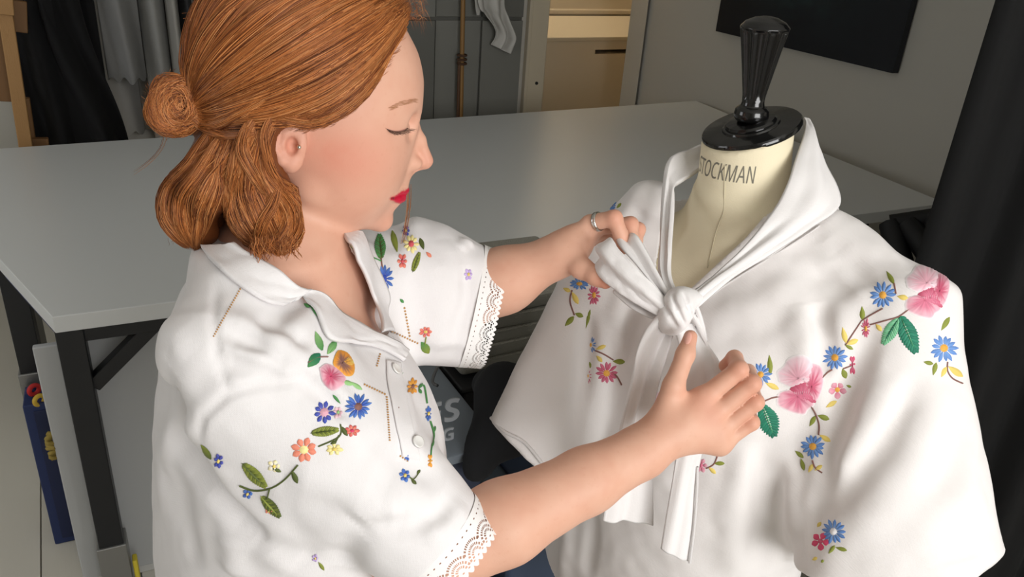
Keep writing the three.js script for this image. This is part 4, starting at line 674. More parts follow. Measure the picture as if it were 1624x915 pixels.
const handFieldF = (x, y, z) => { let d = palmFieldF(x, y, z); let f = 1; for (const g of fieldFF) f = smin(f, g(x, y, z), .0016); d = smin(d, f, .007); return smin(d, thumbFF(x, y, z), .012); };
const armFieldF = (x, y, z) => { let d = smin(armF[0](x, y, z), smin(armF[1](x, y, z), armF[2](x, y, z), .02), .02); return smin(d, handFieldF(x, y, z), .012); };
const chestF = (x, y, z) => smin(smin(skinTorso(x, y, z), neckP(x, y, z), .05), smin(trap(x, y, z), trap2(x, y, z), .03), .03);
const bodyField = (x, y, z) => smin(smin(faceField(x, y, z), chestF(x, y, z), .022), Math.min(armFieldN(x, y, z), armFieldF(x, y, z)), .02);
const headField = (x, y, z) => smin(faceField(x, y, z), chestF(x, y, z), .013);
// --- skin colours
const skinBase = lin(214, 162, 138), skinBlush = lin(210, 132, 110), skinPale = lin(222, 178, 154), lipRed = lin(196, 26, 58), nailC = lin(226, 168, 152), knuckle = lin(208, 138, 114);
const blushC = [[HP(530, 238, .06), .034, .75], [HP(578, 250, .05), .03, .55], [HP(680, 252), .014, .55], [HP(455, 235, .075), .022, .6], [HP(558, 312, .04), .022, .35], [HP(606, 350, .01), .02, .3]];
const redC = [[P(1096, 530, .79), .013, .8], [P(1172, 582, .78), .014, .5], [P(1192, 606, .78), .013, .5], [P(1200, 636, .78), .013, .5], [P(1190, 672, .79), .012, .5], [P(1116, 632, .78), .018, .35], [P(1136, 660, .78), .016, .35], [P(1150, 578, .81), .014, .9], [P(965, 450, .875), .014, 1], [P(976, 345, .88), .013, .5], [P(1000, 352, .9), .012, .5], [P(988, 396, .89), .012, .4], [P(1010, 362, .92), .012, .6]];
function paintSkin(g) {
  const p = g.attributes.position, c = new Float32Array(p.count * 3), t = new THREE.Color();
  for (let i = 0; i < p.count; i++) {
    const x = p.getX(i), y = p.getY(i), z = p.getZ(i); t.copy(skinBase);
    const n = noise(x * 60, y * 60, z * 60) * .5 + noise(x * 170, y * 170, z * 170) * .35; t.lerp(skinPale, clamp(.35 + n * .5, 0, 1));
    for (const [q, r, k] of blushC) { const e = ((x - q.x) ** 2 + (y - q.y) ** 2 + (z - q.z) ** 2) / r / r; if (e < 4) t.lerp(skinBlush, k * Math.exp(-e * 1.2) * (.85 + .5 * n)); }
    for (const [q, r, k] of redC) { const e = ((x - q.x) ** 2 + (y - q.y) ** 2 + (z - q.z) ** 2) / r / r; if (e < 4) t.lerp(knuckle, k * Math.exp(-e * 1.2)); }
    const fr = noise(x * 700 + 9, y * 700, z * 700); if (fr > .74) t.lerp(lin(200, 138, 108), .14);
    const l = lipAll(x, y, z); if (l < .004) { let q = V3(x, y, z); if (q.dot(hL) < headC.dot(hL)) q = MIR(q); const e = project(q); t.lerp(lipRed, 1 - sstep(-.6, .8, polySd(lipPoly, e[0], e[1]))); }
    c.set([t.r, t.g, t.b], i * 3);
  }
  g.setAttribute('color', new THREE.BufferAttribute(c, 3)); return g;
}
const skinMat = M(0xffffff, .52, { vertexColors: true, sheen: .15, sheenRoughness: .5, sheenColor: lin(255, 200, 180), bumpMap: rep(grainTex, 22), bumpScale: .00012, specularIntensity: .6 });
const bbox = (pts, m) => { const lo = V3(1e9, 1e9, 1e9), hi = V3(-1e9, -1e9, -1e9); for (const p of pts) { lo.min(p); hi.max(p); } return [lo.addScalar(-m), hi.addScalar(m)]; };
{
  const hb = bbox([HP(494, 0, .08), HP(494, 0, -.08), HP(330, 130), HP(690, 255), HP(600, 372)], .016); hb[0].y = Math.min(hb[0].y, P(520, 400, .74).y);
  const head = meshField(headField, hb[0], hb[1], .0021);
  const chest = meshField(chestF, wAt(-.42).add(V3(-.28, 0, -.28)), wAt(.1).add(V3(.28, 0, .28)), .005);
  const aN = meshField(armFieldN, ...bbox([elN, wrN, P(1100, 520, .79), P(1215, 600, .77), P(1210, 680, .83), P(1140, 730, .8), P(640, 915, .70)], .03), .0022);
  const aNu = meshField(armFieldN, ...bbox([shN, elN], .06), .006);
  const aF = meshField(armFieldF, ...bbox([P(760, 440, .96), wrF, P(1025, 350, .9), P(975, 460, .87), P(1010, 380, .95)], .045), .0022);
  const aFu = meshField(armFieldF, ...bbox([shF, elF], .06), .006);
  // legs, out of frame, so that the figure stands
  const hip = wAt(-.55), legs = [1, -1].map(s => { const k = wAt(-.93, .02, s * .085), f = wAt(-1.33, -.01, s * .08); f.y = .07; return [cap(wAt(-.5, 0, s * .08), k, .075, .052), cap(k, f, .052, .034), cap(f.clone().setY(.035), f.clone().setY(.03).addScaledVector(bF, .15), .034, .028)]; }).flat();
  const lf = unionS([...legs, skinTorso], .03), lb = bbox([wAt(-.4, .15, .2), wAt(-.4, -.15, -.2)], .05); lb[0].y = -.01; const low = meshField(lf, lb[0].add(V3(-.1, 0, -.1)), lb[1].add(V3(.1, 0, .1)), .012);
  part('body', paintSkin(mergeGeometries([head, chest, aN, aNu, aF, aFu, low])), skinMat, person);
}
// ------------------------------------------------------------------ her blouse
const wBody = loft([wKey(-.62, -.01, .158, .195), wKey(-.46, -.01, .152, .19), wKey(-.36, -.006, .150, .188), wKey(-.25, .0, .145, .188), wKey(-.16, .0, .132, .184), wKey(-.10, -.006, .112, .172), wKey(-.06, -.012, .092, .142), wKey(-.03, -.014, .076, .10), wKey(.0, -.016, .066, .072), wKey(.02, -.016, .062, .064)], bF, 2.2);
const wShN = cap(P(398, 478, .715), P(362, 562, .678), .045, .056), wShF = cap(wAt(-.045, .0, -.09), P(668, 440, .955), .045, .062);
const cuffN = P(694, 862, .727), cuffF = P(757, 487, .958);
const axN = cuffN.clone().sub(P(392, 578, .69)).normalize(), axF = cuffF.clone().sub(P(640, 462, .945)).normalize();
const perp = (a, px) => { const d = P(px[2], px[3], .9).sub(P(px[0], px[1], .9)); return d.addScaledVector(a, -d.dot(a)).normalize(); };
const wN = perp(axN, [755, 795, 655, 915]), wF = perp(axF, [742, 386, 772, 590]);
const CN = { a: .054, b: .050 }, CF = { a: .074, b: .056 };
const slvN = slab(P(392, 578, .69), cuffN, wN, .078, CN.a, .068, CN.b), slvF = slab(P(636, 462, .945), cuffF, wF, .082, CF.a, .07, CF.b);
const yNeck = nb.y + .03;
const wBase = (x, y, z) => { let d = smin(wBody(x, y, z), smin(wShN(x, y, z), wShF(x, y, z), .02), .05); d = smin(d, slvN(x, y, z), .02); d = smin(d, slvF(x, y, z), .03); return d > .05 ? d : smin(d, Math.max(chestF(x, y, z) - .006, y - yNeck), .02); };
const c2 = (x, y) => [220 + x * .6067, 360 + y * .6067];
const wFolds = [
  [[c2(205, 225), c2(300, 265), c2(400, 330), c2(470, 380)], .005, .010], [[c2(215, 262), c2(310, 310), c2(420, 372)], -.005, .008], [[c2(215, 300), c2(320, 340), c2(430, 395)], .004, .009],
  [[c2(205, 350), c2(300, 375), c2(380, 395)], -.004, .008], [[c2(300, 245), c2(380, 270), c2(450, 320)], -.004, .008],
  [[c2(158, 562), c2(170, 500), c2(235, 440), c2(330, 410), c2(450, 395)], -.0045, .005], [[c2(166, 555), c2(180, 505), c2(242, 448), c2(335, 418)], .002, .005],
  [[c2(200, 150), c2(196, 250), c2(205, 340), c2(236, 437)], -.003, .004],
  [[c2(80, 380), c2(115, 560), c2(200, 690), c2(310, 790), c2(415, 860)], -.020, .016], [[c2(140, 620), c2(230, 735), c2(330, 815), c2(410, 900)], .010, .018],
  [[c2(170, 570), c2(260, 700), c2(360, 790), c2(430, 860)], .006, .018],
  [[[716, 790], [694, 818], [650, 834], [600, 838]], -.005, .009], [[[740, 800], [712, 830], [670, 856]], .004, .010], [[[600, 820], [560, 850], [545, 900]], -.006, .014], [[[640, 800], [600, 805], [560, 830]], .006, .014],
  [[c2(380, 640), c2(520, 660), c2(640, 700)], .005, .018], [[c2(420, 720), c2(560, 760), c2(700, 790)], -.003, .014], [[c2(560, 530), c2(650, 590), c2(750, 640), c2(800, 680)], -.006, .012], [[c2(480, 480), c2(570, 545), c2(690, 610)], .006, .014],
  [[c2(60, 400), c2(60, 600), c2(70, 800)], .005, .02], [[c2(110, 640), c2(115, 760), c2(150, 900)], -.005, .018], [[c2(240, 800), c2(250, 860), c2(245, 914)], .005, .016],
  [[c2(60, 250), c2(100, 290), c2(130, 340)], .004, .012], [[c2(420, 385), c2(490, 440), c2(560, 505)], -.007, .008], [[c2(440, 370), c2(510, 430), c2(575, 490)], .004, .008],
  [[[660, 395], [690, 430], [700, 500], [680, 570]], .006, .018], [[[735, 420], [738, 480], [722, 545]], -.006, .012], [[[700, 380], [722, 430], [724, 500]], .005, .012], [[[640, 540], [690, 560], [750, 556]], -.004, .012], [[[752, 388], [738, 384], [728, 396]], .006, .006],
  [[[640, 600], [655, 680], [672, 760]], .003, .010],
].map(a => foldLine(wBase, ...a, .5, 1.2));
const wShell = withFolds(wBase, wFolds);
const wSolid = (x, y, z) => { let d = wShell(x, y, z); if (d < .03 && d > -.03) d -= .0016 * noise(x * 24, y * 20, z * 24) + .0007 * noise(x * 60, y * 60, z * 60); return d; };
const wO = P(520, 440, .72), wAxis = camD.clone().addScaledVector(UP, -.2).normalize(), wU = camX.clone().addScaledVector(wAxis, -camX.dot(wAxis)).normalize(), wV = wAxis.clone().cross(wU);
const wPoly = [[360, 360], [372, 398], [404, 420], [440, 440], [500, 484], [560, 514], [601, 534], [588, 478], [566, 420], [541, 374], [540, 300], [360, 300]].map(a => { const q = onPlane(a[0], a[1], wAxis, wO.dot(wAxis)).sub(wO); return [q.dot(wU), q.dot(wV)]; });
const wCutF = (x, y, z) => { const X = x - wO.x, Y = y - wO.y, Z = z - wO.z; const t = X * wAxis.x + Y * wAxis.y + Z * wAxis.z; return Math.max(polySd(wPoly, X * wU.x + Y * wU.y + Z * wU.z, X * wV.x + Y * wV.y + Z * wV.z), t - .13); };
const cavN = slab(cuffN.clone().addScaledVector(axN, -.07), cuffN.clone().addScaledVector(axN, .03), wN, .036, CN.a - .006, .034, CN.b - .006), cavF = slab(cuffF.clone().addScaledVector(axF, -.07), cuffF.clone().addScaledVector(axF, .03), wF, .045, CF.a - .006, .045, CF.b - .006);
const skinIn = (x, y, z) => chestF(x, y, z) - .001;
const wField = (x, y, z) => { let d = wSolid(x, y, z); if (d > .03) return d; d = Math.max(d, -wCutF(x, y, z)); d = smax(d, -cavN(x, y, z), .003); return smax(d, -cavF(x, y, z), .003); };
const onW = (px, py) => hitNear(wSolid, px, py, .5, 1.2);
const blouseMat = linen(lin(230, 227, 227));
const blouse = part('blouse', (() => { const b = bbox([wAt(-.5, .17, .2), wAt(-.5, -.17, -.2), wAt(.03), cuffN, cuffF, P(340, 575, .6), P(700, 910, .68), P(770, 590, .95)], .05); return meshField(wField, b[0], b[1], .0036); })(), blouseMat, person, 'white embroidered linen blouse with lace cuffs');
const edgePatch = (inner, outer, th, lift, nu = 40, nv = 12, f = wSolid) => {
  const A = inner.map(p => onW(...p)), B = outer.map(p => onW(...p));
  return solidSheet((u, v) => { const p = catmull(A, u).lerp(catmull(B, u), v); const n = normalAt(f, p, .006); for (let k = 0; k < 3; k++) p.addScaledVector(n, -f(p.x, p.y, p.z) * .8); return p.addScaledVector(n, lift(u, v)); }, nu, nv, th);
};
{
  part('collar', edgePatch([[372, 402], [404, 420], [440, 441], [470, 460], [490, 474]], [[322, 398], [346, 426], [384, 460], [420, 482], [446, 488]], .0035, (u, v) => .004 + .006 * (1 - v) * (1 - v) + .0015 * noise(u * 6, v * 4, 8)), blouseMat, blouse);
  part('lapel', edgePatch([[486, 468], [522, 496], [562, 517], [600, 537], [641, 560]], [[478, 474], [502, 506], [526, 543], [580, 551], [638, 574]], .0035, (u, v) => .004 + .007 * (1 - v) * (1 - u) + .0015 * noise(u * 6, v * 4, 9)), blouseMat, blouse);
  part('far_collar', edgePatch([[541, 376], [556, 402], [572, 440], [588, 482], [600, 532]], [[556, 372], [580, 400], [600, 440], [612, 480], [620, 528]], .0035, (u, v) => .004 + .002 * (1 - v)), blouseMat, blouse);
  part('placket', edgePatch([[634, 576], [642, 620], [652, 670], [661, 708], [668, 738]], [[612, 572], [616, 620], [626, 670], [634, 705], [640, 730]], .0014, u => .0014 - .004 * sstep(.85, 1, u), 40, 8), blouseMat, blouse);
  for (const [x, y] of [[625, 587], [660, 702]]) { const h = onW(x, y), n = normalAt(wSolid, h, .005), g = new THREE.LatheGeometry([[0, .0012], [.003, .0013], [.0045, .0022], [.0056, .0018], [.0058, .0005], [0, 0]].map(p => new THREE.Vector2(...p)), 24); g.applyQuaternion(new THREE.Quaternion().setFromUnitVectors(UP, n)); h.addScaledVector(n, .0022); g.translate(h.x, h.y, h.z); part('button', g, M(lin(226, 224, 220), .25, { clearcoat: .6 }), blouse, 'small pearly button'); }
  // lace cuffs
  const lace = dataTex(256, (x, y) => {
    const u = x / 256 * 4, v = y / 256; let a = 255; const m = (u % 1) - .5;                       // four fans a tile, v: 0 at the cloth, 1 at the edge
    const edge = .86 + .10 * Math.abs(Math.sin(u * Math.PI * 3)); if (v > edge) a = 0;
    const holes = [[.16, 12, .018], [.80, 12, .02]]; for (const [hv, n, r] of holes) { const du = ((u * n / 4 * 1.0) % 1 - .5) / n * 4; if (Math.hypot(du * .35, v - hv) < r) a = 0; }
    const r0 = Math.hypot(m * .62, v - .78), th = Math.atan2(v - .78, m); for (const [R0, n] of [[.16, 9], [.27, 13], [.40, 15]]) { const k = ((th / (2 * Math.PI) * n * 2) % 1 + 1) % 1 - .5; if (Math.abs(r0 - R0) < .034 && Math.abs(k) < .3 && v < .76 && v > .2) a = 0; }
    return [a, a, a];
  });
  const laceMat = M(lin(240, 238, 236), .9, { alphaMap: lace, transparent: true, alphaTest: .5 });
  const ring = (c, ax, w, a, b, l0, l1, flare) => { const v = ax.clone().cross(w).normalize(), pos = [], uv = [], idx = [], n = 120, m = 8; const per = Math.PI * (a + b) / .075; for (let i = 0; i <= n; i++) for (let j = 0; j <= m; j++) { const t = i / n * 2 * Math.PI, k = j / m, e = 1 + flare * k + .022 * Math.sin(t * 9) * k; const p = c.clone().addScaledVector(ax, mix(l0, l1, k)).addScaledVector(w, Math.cos(t) * a * e).addScaledVector(v, Math.sin(t) * b * e); pos.push(p.x, p.y, p.z); uv.push(i / n * Math.round(per), k); } for (let i = 0; i < n; i++) for (let j = 0; j < m; j++) { const q = i * (m + 1) + j; idx.push(q, q + 1, q + m + 1, q + 1, q + m + 2, q + m + 1); } const g = new THREE.BufferGeometry(); g.setAttribute('position', new THREE.Float32BufferAttribute(pos, 3)); g.setAttribute('uv', new THREE.Float32BufferAttribute(uv, 2)); g.setIndex(idx); g.computeVertexNormals(); return g; };
  part('lace_cuff', ring(cuffN, axN, wN, CN.a + .001, CN.b + .001, -.008, .026, -.05), laceMat, blouse, 'white scalloped lace edging');
  part('lace_cuff', ring(cuffF, axF, wF, CF.a + .001, CF.b + .001, -.008, .022, -.06), laceMat, blouse, 'white scalloped lace edging');
}
// ------------------------------------------------------------------ hair
const hairRed = [[168, 102, 52], [184, 114, 60], [146, 84, 42], [118, 64, 32], [204, 140, 86], [176, 108, 56]].map(c => lin(...c));
const lineP = HP(500, 150, .05), hline = [[720, -140], [676, 8], [650, 36], [622, 80], [588, 134], [548, 174], [512, 193], [474, 197], [446, 206], [428, 236], [420, 300], [250, 300], [180, 100], [180, -140]].map(a => { const q = HP(a[0], a[1], a[1] < 60 && a[0] > 600 ? .02 : .062).sub(lineP); return [q.dot(hF), q.dot(hU)]; });
const hlineS = (() => { const o = [...hline, hline[0]].map(p => V3(p[0], p[1], 0)), r = []; for (let i = 0; i < 56; i++) { const q = catmull(o, i / 56); r.push([q.x, q.y]); } return r; })();
const hairCap0 = ell(HP(491, 118), hax, [.1095, .113, .095]);
const hairCap = (x, y, z) => { const d = hairCap0(x, y, z); if (d > .06) return d; const X = x - lineP.x, Y = y - lineP.y, Z = z - lineP.z; return smax(d, polySd(hlineS, X * hF.x + Y * hF.y + Z * hF.z, X * hU.x + Y * hU.y + Z * hU.z), .02); };
const px_ = n => n * hS;
const bunF = ell(HP(279, 167, .03), hax, [px_(42), px_(46), px_(42)]);
const lowParts = [ell(HP(378, 232, .02), hax, [px_(62), px_(52), .062]), ell(HP(340, 278, .025), hax, [px_(52), px_(56), .058]), ell(HP(304, 326, .03), hax, [px_(43), px_(54), .036]), ell(HP(318, 368, .03), hax, [px_(30), px_(26), .025]), ell(HP(416, 320, .058), hax, [px_(47), px_(62), .034]), ell(HP(426, 366, .06), hax, [px_(42), px_(30), .024]), cap(HP(432, 380, .06), HP(438, 408, .062), px_(20), px_(8)), cap(HP(418, 222, .078), HP(438, 290, .074), px_(14), px_(22)), cap(HP(408, 210, .076), HP(405, 270, .07), px_(24), px_(28)), ell(HP(330, 180, .01), hax, [px_(40), px_(26), .03]), ell(HP(360, 330, -.03), hax, [px_(70), px_(60), .04])];
const lowF = unionS(lowParts, .012);
const hair0 = (x, y, z) => smin(smin(hairCap(x, y, z), lowF(x, y, z), .012), bunF(x, y, z), .008);
const hairField = (x, y, z) => { const d = hair0(x, y, z); return Math.abs(d) < .02 ? d - .0008 * noise(x * 90, y * 30, z * 90) : d; };
const hairMat = M(0xffffff, .46, { vertexColors: true, specularIntensity: .7 });
const hairBase = part('hair', tintGeo(meshField((x, y, z) => hairField(x, y, z) + .0018, ...bbox([HP(486, -90, .1), HP(486, -90, -.1), HP(240, 165), HP(250, 330, .07), HP(440, 420, .08), HP(690, 100)], .02), .004), lin(112, 60, 28)), hairMat, person, 'wavy copper red hair in a half up bun');
{
  const geos = []; const pos = [], nor = [], col = [], idx = [];
  function strand(pts, r, c, taper0 = .5) { // thin three sided tube
    const n = pts.length, o = pos.length / 3; let ref = camZ;
    for (let i = 0; i < n; i++) { const t = pts[Math.min(n - 1, i + 1)].clone().sub(pts[Math.max(0, i - 1)]).normalize(), a = t.clone().cross(ref).normalize(), b = t.clone().cross(a); const k = i / (n - 1), w = r * Math.min(1, taper0 + k * 4) * Math.min(1, .15 + (1 - k) * 3); for (let j = 0; j < 3; j++) { const th = j * 2.0944 + .5, d = a.clone().multiplyScalar(Math.cos(th)).addScaledVector(b, Math.sin(th)); pos.push(pts[i].x + d.x * w, pts[i].y + d.y * w, pts[i].z + d.z * w); nor.push(d.x, d.y, d.z); col.push(c.r, c.g, c.b); } }
    for (let i = 0; i < n - 1; i++) for (let j = 0; j < 3; j++) { const a = o + i * 3 + j, b = o + i * 3 + (j + 1) % 3; idx.push(a, b, a + 3, b, b + 3, a + 3); }
  }
  const cr2 = (p, t) => { const n = p.length - 1, f = clamp(t, 0, 1) * n, i = Math.min(n - 1, Math.floor(f)), u = f - i, a = p[Math.max(0, i - 1)], b = p[i], c = p[i + 1], d = p[Math.min(n, i + 2)]; return [0, 1].map(k => .5 * (2 * b[k] + (c[k] - a[k]) * u + (2 * a[k] - 5 * b[k] + 4 * c[k] - d[k]) * u * u + (3 * b[k] - a[k] - 3 * c[k] + d[k]) * u * u * u)); };
  const pickC = () => { const c = hairRed[Math.floor(rnd() * hairRed.length)].clone(); return c.multiplyScalar(rr(.75, 1.2)); };
  const lay = (A, B, count, seg, o = {}) => {
    for (let q = 0; q < count; q++) {
      const s0 = rnd(), s = clamp(s0 + .03 * Math.sin(s0 * 60), 0, 1), t0 = rr(0, o.start ?? .15), t1 = 1 - rr(0, o.end ?? .12), ph = rr(0, 6.28), am = rr(.3, 1) * (o.wob ?? 5), lift = rr(0, o.lift ?? .0022), pts = [], clump = Math.sin(s * 37 + 5 * Math.sin(s * 11)) * (o.clump ?? .0016);
      for (let i = 0; i <= seg; i++) { const t = mix(t0, t1, i / seg), a = cr2(A, t), b = cr2(B, t), k = Math.sin(Math.PI * clamp(i / seg, 0, 1)); const x = mix(a[0], b[0], s) + am * Math.sin(ph + t * 5), y = mix(a[1], b[1], s) + am * Math.cos(ph * 1.3 + t * 4); const h = hit(hair0, x, y, .55, .95) ?? hitNear(hair0, x, y, .6, .9); const n = normalAt(hair0, h, .004); pts.push(h.addScaledVector(n, -.0003 + lift * (.3 + .7 * k) + clump * k)); }
      strand(pts, rr(.00028, .0005), pickC());
    }
  };
  lay([[648, 36], [616, 90], [574, 146], [522, 184], [462, 197], [400, 202], [345, 200], [312, 190]], [[655, 0], [604, 36], [530, 80], [450, 122], [380, 152], [326, 172], [304, 168]], 1500, 15);
  lay([[655, 0], [604, 36], [530, 80], [450, 122], [380, 152], [326, 172], [304, 168]], [[560, -34], [490, -8], [420, 42], [362, 90], [322, 130], [304, 156], [298, 164]], 1300, 14, { start: .3 });
  lay([[570, -30], [490, -8], [420, 42], [362, 90], [322, 130], [304, 156]], [[340, -40], [312, 0], [298, 46], [292, 90], [292, 130], [294, 156]], 1000, 13, { start: .2 });
  lay([[352, 200], [332, 232], [296, 262], [264, 300], [258, 340], [280, 378], [312, 396]], [[392, 205], [372, 250], [344, 290], [330, 330], [322, 365], [318, 396]], 900, 15, { wob: 4, lift: .003, clump: .0025, end: .2 });
  lay([[392, 205], [374, 250], [356, 300], [358, 345], [384, 385], [430, 404]], [[424, 205], [404, 248], [404, 295], [420, 340], [434, 375], [440, 414]], 800, 15, { wob: 4, lift: .003, clump: .0025, end: .2 });
  lay([[424, 205], [404, 248], [404, 295], [420, 340], [434, 375], [438, 414]], [[436, 203], [424, 238], [440, 280], [474, 308], [480, 345], [466, 385], [442, 416]], 900, 15, { wob: 4, lift: .003, clump: .0025, end: .2 });
  lay([[478, 196], [446, 184], [424, 196], [414, 230], [424, 272], [444, 310]], [[466, 198], [440, 192], [428, 212], [424, 245], [438, 282], [458, 312]], 260, 13, { wob: 2 });
  lay([[330, 195], [336, 230], [318, 262], [300, 290]], [[380, 205], [370, 240], [360, 275], [350, 310]], 350, 10, { wob: 4 });
  const lock = (pts, w, h, count) => { // a raised bundle of strands
    for (let q = 0; q < count; q++) { const s = rr(-1, 1), dep = rnd(), t1 = 1 - rr(0, .12), ph = rr(0, 6.28), out = []; for (let i = 0; i <= 14; i++) { const t = i / 14 * t1, p = cr2(pts, t), e0 = cr2(pts, Math.max(0, t - .03)), e1 = cr2(pts, Math.min(1, t + .03)), dx = e1[0] - e0[0], dy = e1[1] - e0[1], l = Math.hypot(dx, dy) || 1, env = Math.pow(Math.sin(Math.PI * clamp(.08 + t * .86, 0, 1)), .6), o = s * w * env + 1.5 * Math.sin(ph + t * 6); const x = p[0] - dy / l * o, y = p[1] + dx / l * o; const hh = hit(hair0, x, y, .55, .95) ?? hitNear(hair0, x, y, .6, .9); out.push(hh.addScaledVector(normalAt(hair0, hh, .004), h * env * (1 - s * s) * (.55 + .45 * dep) - .0004)); } strand(out, rr(.00028, .00046), pickC()); }
  };
  for (const [p, w, h, n] of [[[[330, 212], [302, 260], [270, 298], [262, 340], [280, 372], [302, 392]], 15, .006, 190], [[[348, 222], [320, 272], [292, 312], [286, 350], [302, 386]], 14, .008, 190], [[[354, 238], [338, 288], [320, 330], [310, 365], [312, 398]], 12, .006, 150], [[[374, 214], [354, 258], [346, 300], [332, 340], [318, 380]], 10, .005, 120], [[[394, 196], [388, 236], [404, 276], [424, 312]], 11, .010, 150], [[[402, 190], [384, 230], [372, 280], [368, 322], [384, 365], [412, 390]], 16, .008, 220], [[[412, 214], [404, 260], [400, 310], [412, 350], [430, 388]], 12, .005, 150], [[[432, 182], [418, 214], [424, 256], [440, 288], [456, 312]], 8, .009, 130], [[[444, 284], [432, 320], [416, 350], [412, 380], [428, 396]], 12, .008, 150], [[[452, 296], [468, 322], [474, 350], [464, 378], [442, 398], [446, 422]], 14, .008, 200], [[[450, 306], [454, 345], [442, 375], [420, 392], [390, 408]], 11, .005, 130], [[[430, 150], [376, 182], [332, 198], [300, 186]], 13, .006, 150], [[[404, 212], [352, 214], [316, 198]], 8, .007, 100], [[[644, 44], [606, 108], [560, 160], [500, 192], [440, 188], [410, 200]], 11, .005, 180], [[[640, 30], [590, 92], [530, 142], [470, 170], [400, 190], [340, 190]], 13, .005, 200], [[[620, 20], [560, 74], [490, 118], [420, 152], [350, 178]], 13, .0045, 180], [[[590, 6], [520, 50], [450, 92], [380, 134], [322, 166]], 13, .005, 180], [[[560, -20], [480, 20], [410, 66], [350, 116], [310, 156]], 13, .005, 180], [[[500, -30], [430, 6], [370, 54], [326, 104], [304, 150]], 12, .005, 150], [[[430, -30], [370, 10], [328, 60], [306, 110], [298, 150]], 12, .005, 140]]) lock(p, w, h, n);
  // fine hair along the hairline
  const fringe = (x, y, z) => Math.min(hair0(x, y, z), faceField(x, y, z) - .0004);
  for (let q = 0; q < 260; q++) { const k = rnd(), e = cr2([[650, 36], [622, 82], [588, 136], [548, 176], [512, 195], [478, 200]], k), pts = [], L_ = rr(10, 26), ox = rr(-10, 9), oy = ox * .9; for (let i = 0; i <= 6; i++) { const t = i / 6, x = e[0] + ox - L_ * t * .7, y = e[1] + oy * .6 + L_ * t * .75 - 8 * t * t, h = hit(fringe, x, y, .55, .95); if (h) pts.push(h.addScaledVector(normalAt(fringe, h, .003), .0005)); } if (pts.length > 4) strand(pts, rr(.00008, .00018), pickC()); }
  // bun: wound strands
  for (let q = 0; q < 900; q++) { const lp = rnd() < .55, r0 = Math.sqrt(rnd()) * .98, a0 = lp ? rr(1.2, 2.4) : rr(0, 6.28), sp = rr(1.4, 2.8), jx = (lp ? 10 : 4) * (1 - r0), jy = rr(-1, 1) * 14 * (1 - r0), pts = [], ph = rr(0, 6.28), lift = rr(0, .0025), tl = rr(-.35, .35); for (let i = 0; i <= 12; i++) { const t = i / 12, a = a0 + sp * t, r = clamp(r0 + .12 * Math.sin(ph + t * 3), 0, 1.02); const x = 278 + jx + 42 * r * Math.cos(a) * (1 - .25 * tl) + 5 * tl, y = 167 + jy + 47 * r * Math.sin(a + tl); const h = hit(bunF, x, y, .55, .95) ?? hitNear(bunF, x, y, .65, .85); const n = normalAt(bunF, h, .004); pts.push(h.addScaledVector(n, lift)); } strand(pts, rr(.0003, .0005), pickC()); }
  // loose tips at the collar and flyaways
  for (let q = 0; q < 160; q++) { const x = rr(395, 470), y = rr(370, 396), pts = [], dx = rr(-8, 14), dy = rr(16, 34); const d0 = .672 + rr(-.006, .012); for (let i = 0; i <= 8; i++) { const t = i / 8; pts.push(P(x + dx * t + 3 * Math.sin(t * 3 + q), y + dy * t * (1 - .2 * t), d0)); } strand(pts, rr(.0002, .0004), pickC()); }
  for (let q = 0; q < 120; q++) { const k = rnd(), x = mix(625, 668, k), y = mix(-6, 34, rnd()), pts = [], dx = rr(4, 20), dy = rr(-8, 26); for (let i = 0; i <= 8; i++) { const t = i / 8; pts.push(HP(x + dx * t, y + dy * t * t - 6 * Math.sin(Math.PI * t), .02 + .01 * Math.sin(q))); } strand(pts, rr(.0001, .00018), pickC()); }
  for (let q = 0; q < 110; q++) { const w = rnd(); let x, y, dx, dy; if (w < .4) { const a = rr(1.6, 5); x = 274 + 40 * Math.cos(a); y = 167 + 47 * Math.sin(a); dx = 14 * Math.cos(a + .8); dy = 16 * Math.sin(a + .8); } else if (w < .7) { x = rr(296, 315); y = rr(10, 130); dx = rr(-12, -2); dy = rr(-10, 14); } else { x = rr(256, 330); y = rr(280, 390); dx = rr(-14, 2); dy = rr(2, 18); } const pts = []; for (let i = 0; i <= 7; i++) { const t = i / 7; pts.push(HP(x + dx * t + 2 * Math.sin(t * 4 + q), y + dy * t, .02 + .02 * Math.sin(q * 3))); } strand(pts, rr(.00008, .00016), pickC()); }
  for (let q = 0; q < 12; q++) { const o = rr(-4, 4), pts = [], e = rr(385, 412); for (let i = 0; i <= 10; i++) { const t = i / 10; pts.push(HP(649 + o * (1 - .6 * t) - 11 * t + 3 * Math.sin(t * 4), mix(292, e, t), -.055)); } strand(pts, rr(.00012, .00026), pickC()); }
  for (let q = 0; q < 9; q++) { const o = rr(-5, 5), pts = []; for (let i = 0; i <= 8; i++) { const t = i / 8; pts.push(HP(mix(262, 212, t * t) + o * (1 - t), mix(214, 275, t) + o * t, -.03)); } strand(pts, rr(.0001, .0002), pickC()); }
  const g = new THREE.BufferGeometry(); g.setAttribute('position', new THREE.Float32BufferAttribute(pos, 3)); g.setAttribute('normal', new THREE.Float32BufferAttribute(nor, 3)); g.setAttribute('color', new THREE.Float32BufferAttribute(col, 3)); g.setIndex(idx);
  const st = part('hair_strands', g, hairMat, hairBase); st.userData.kind = 'stuff'; st.userData.label = 'fine copper strands';
  pos.length = nor.length = col.length = idx.length = 0;
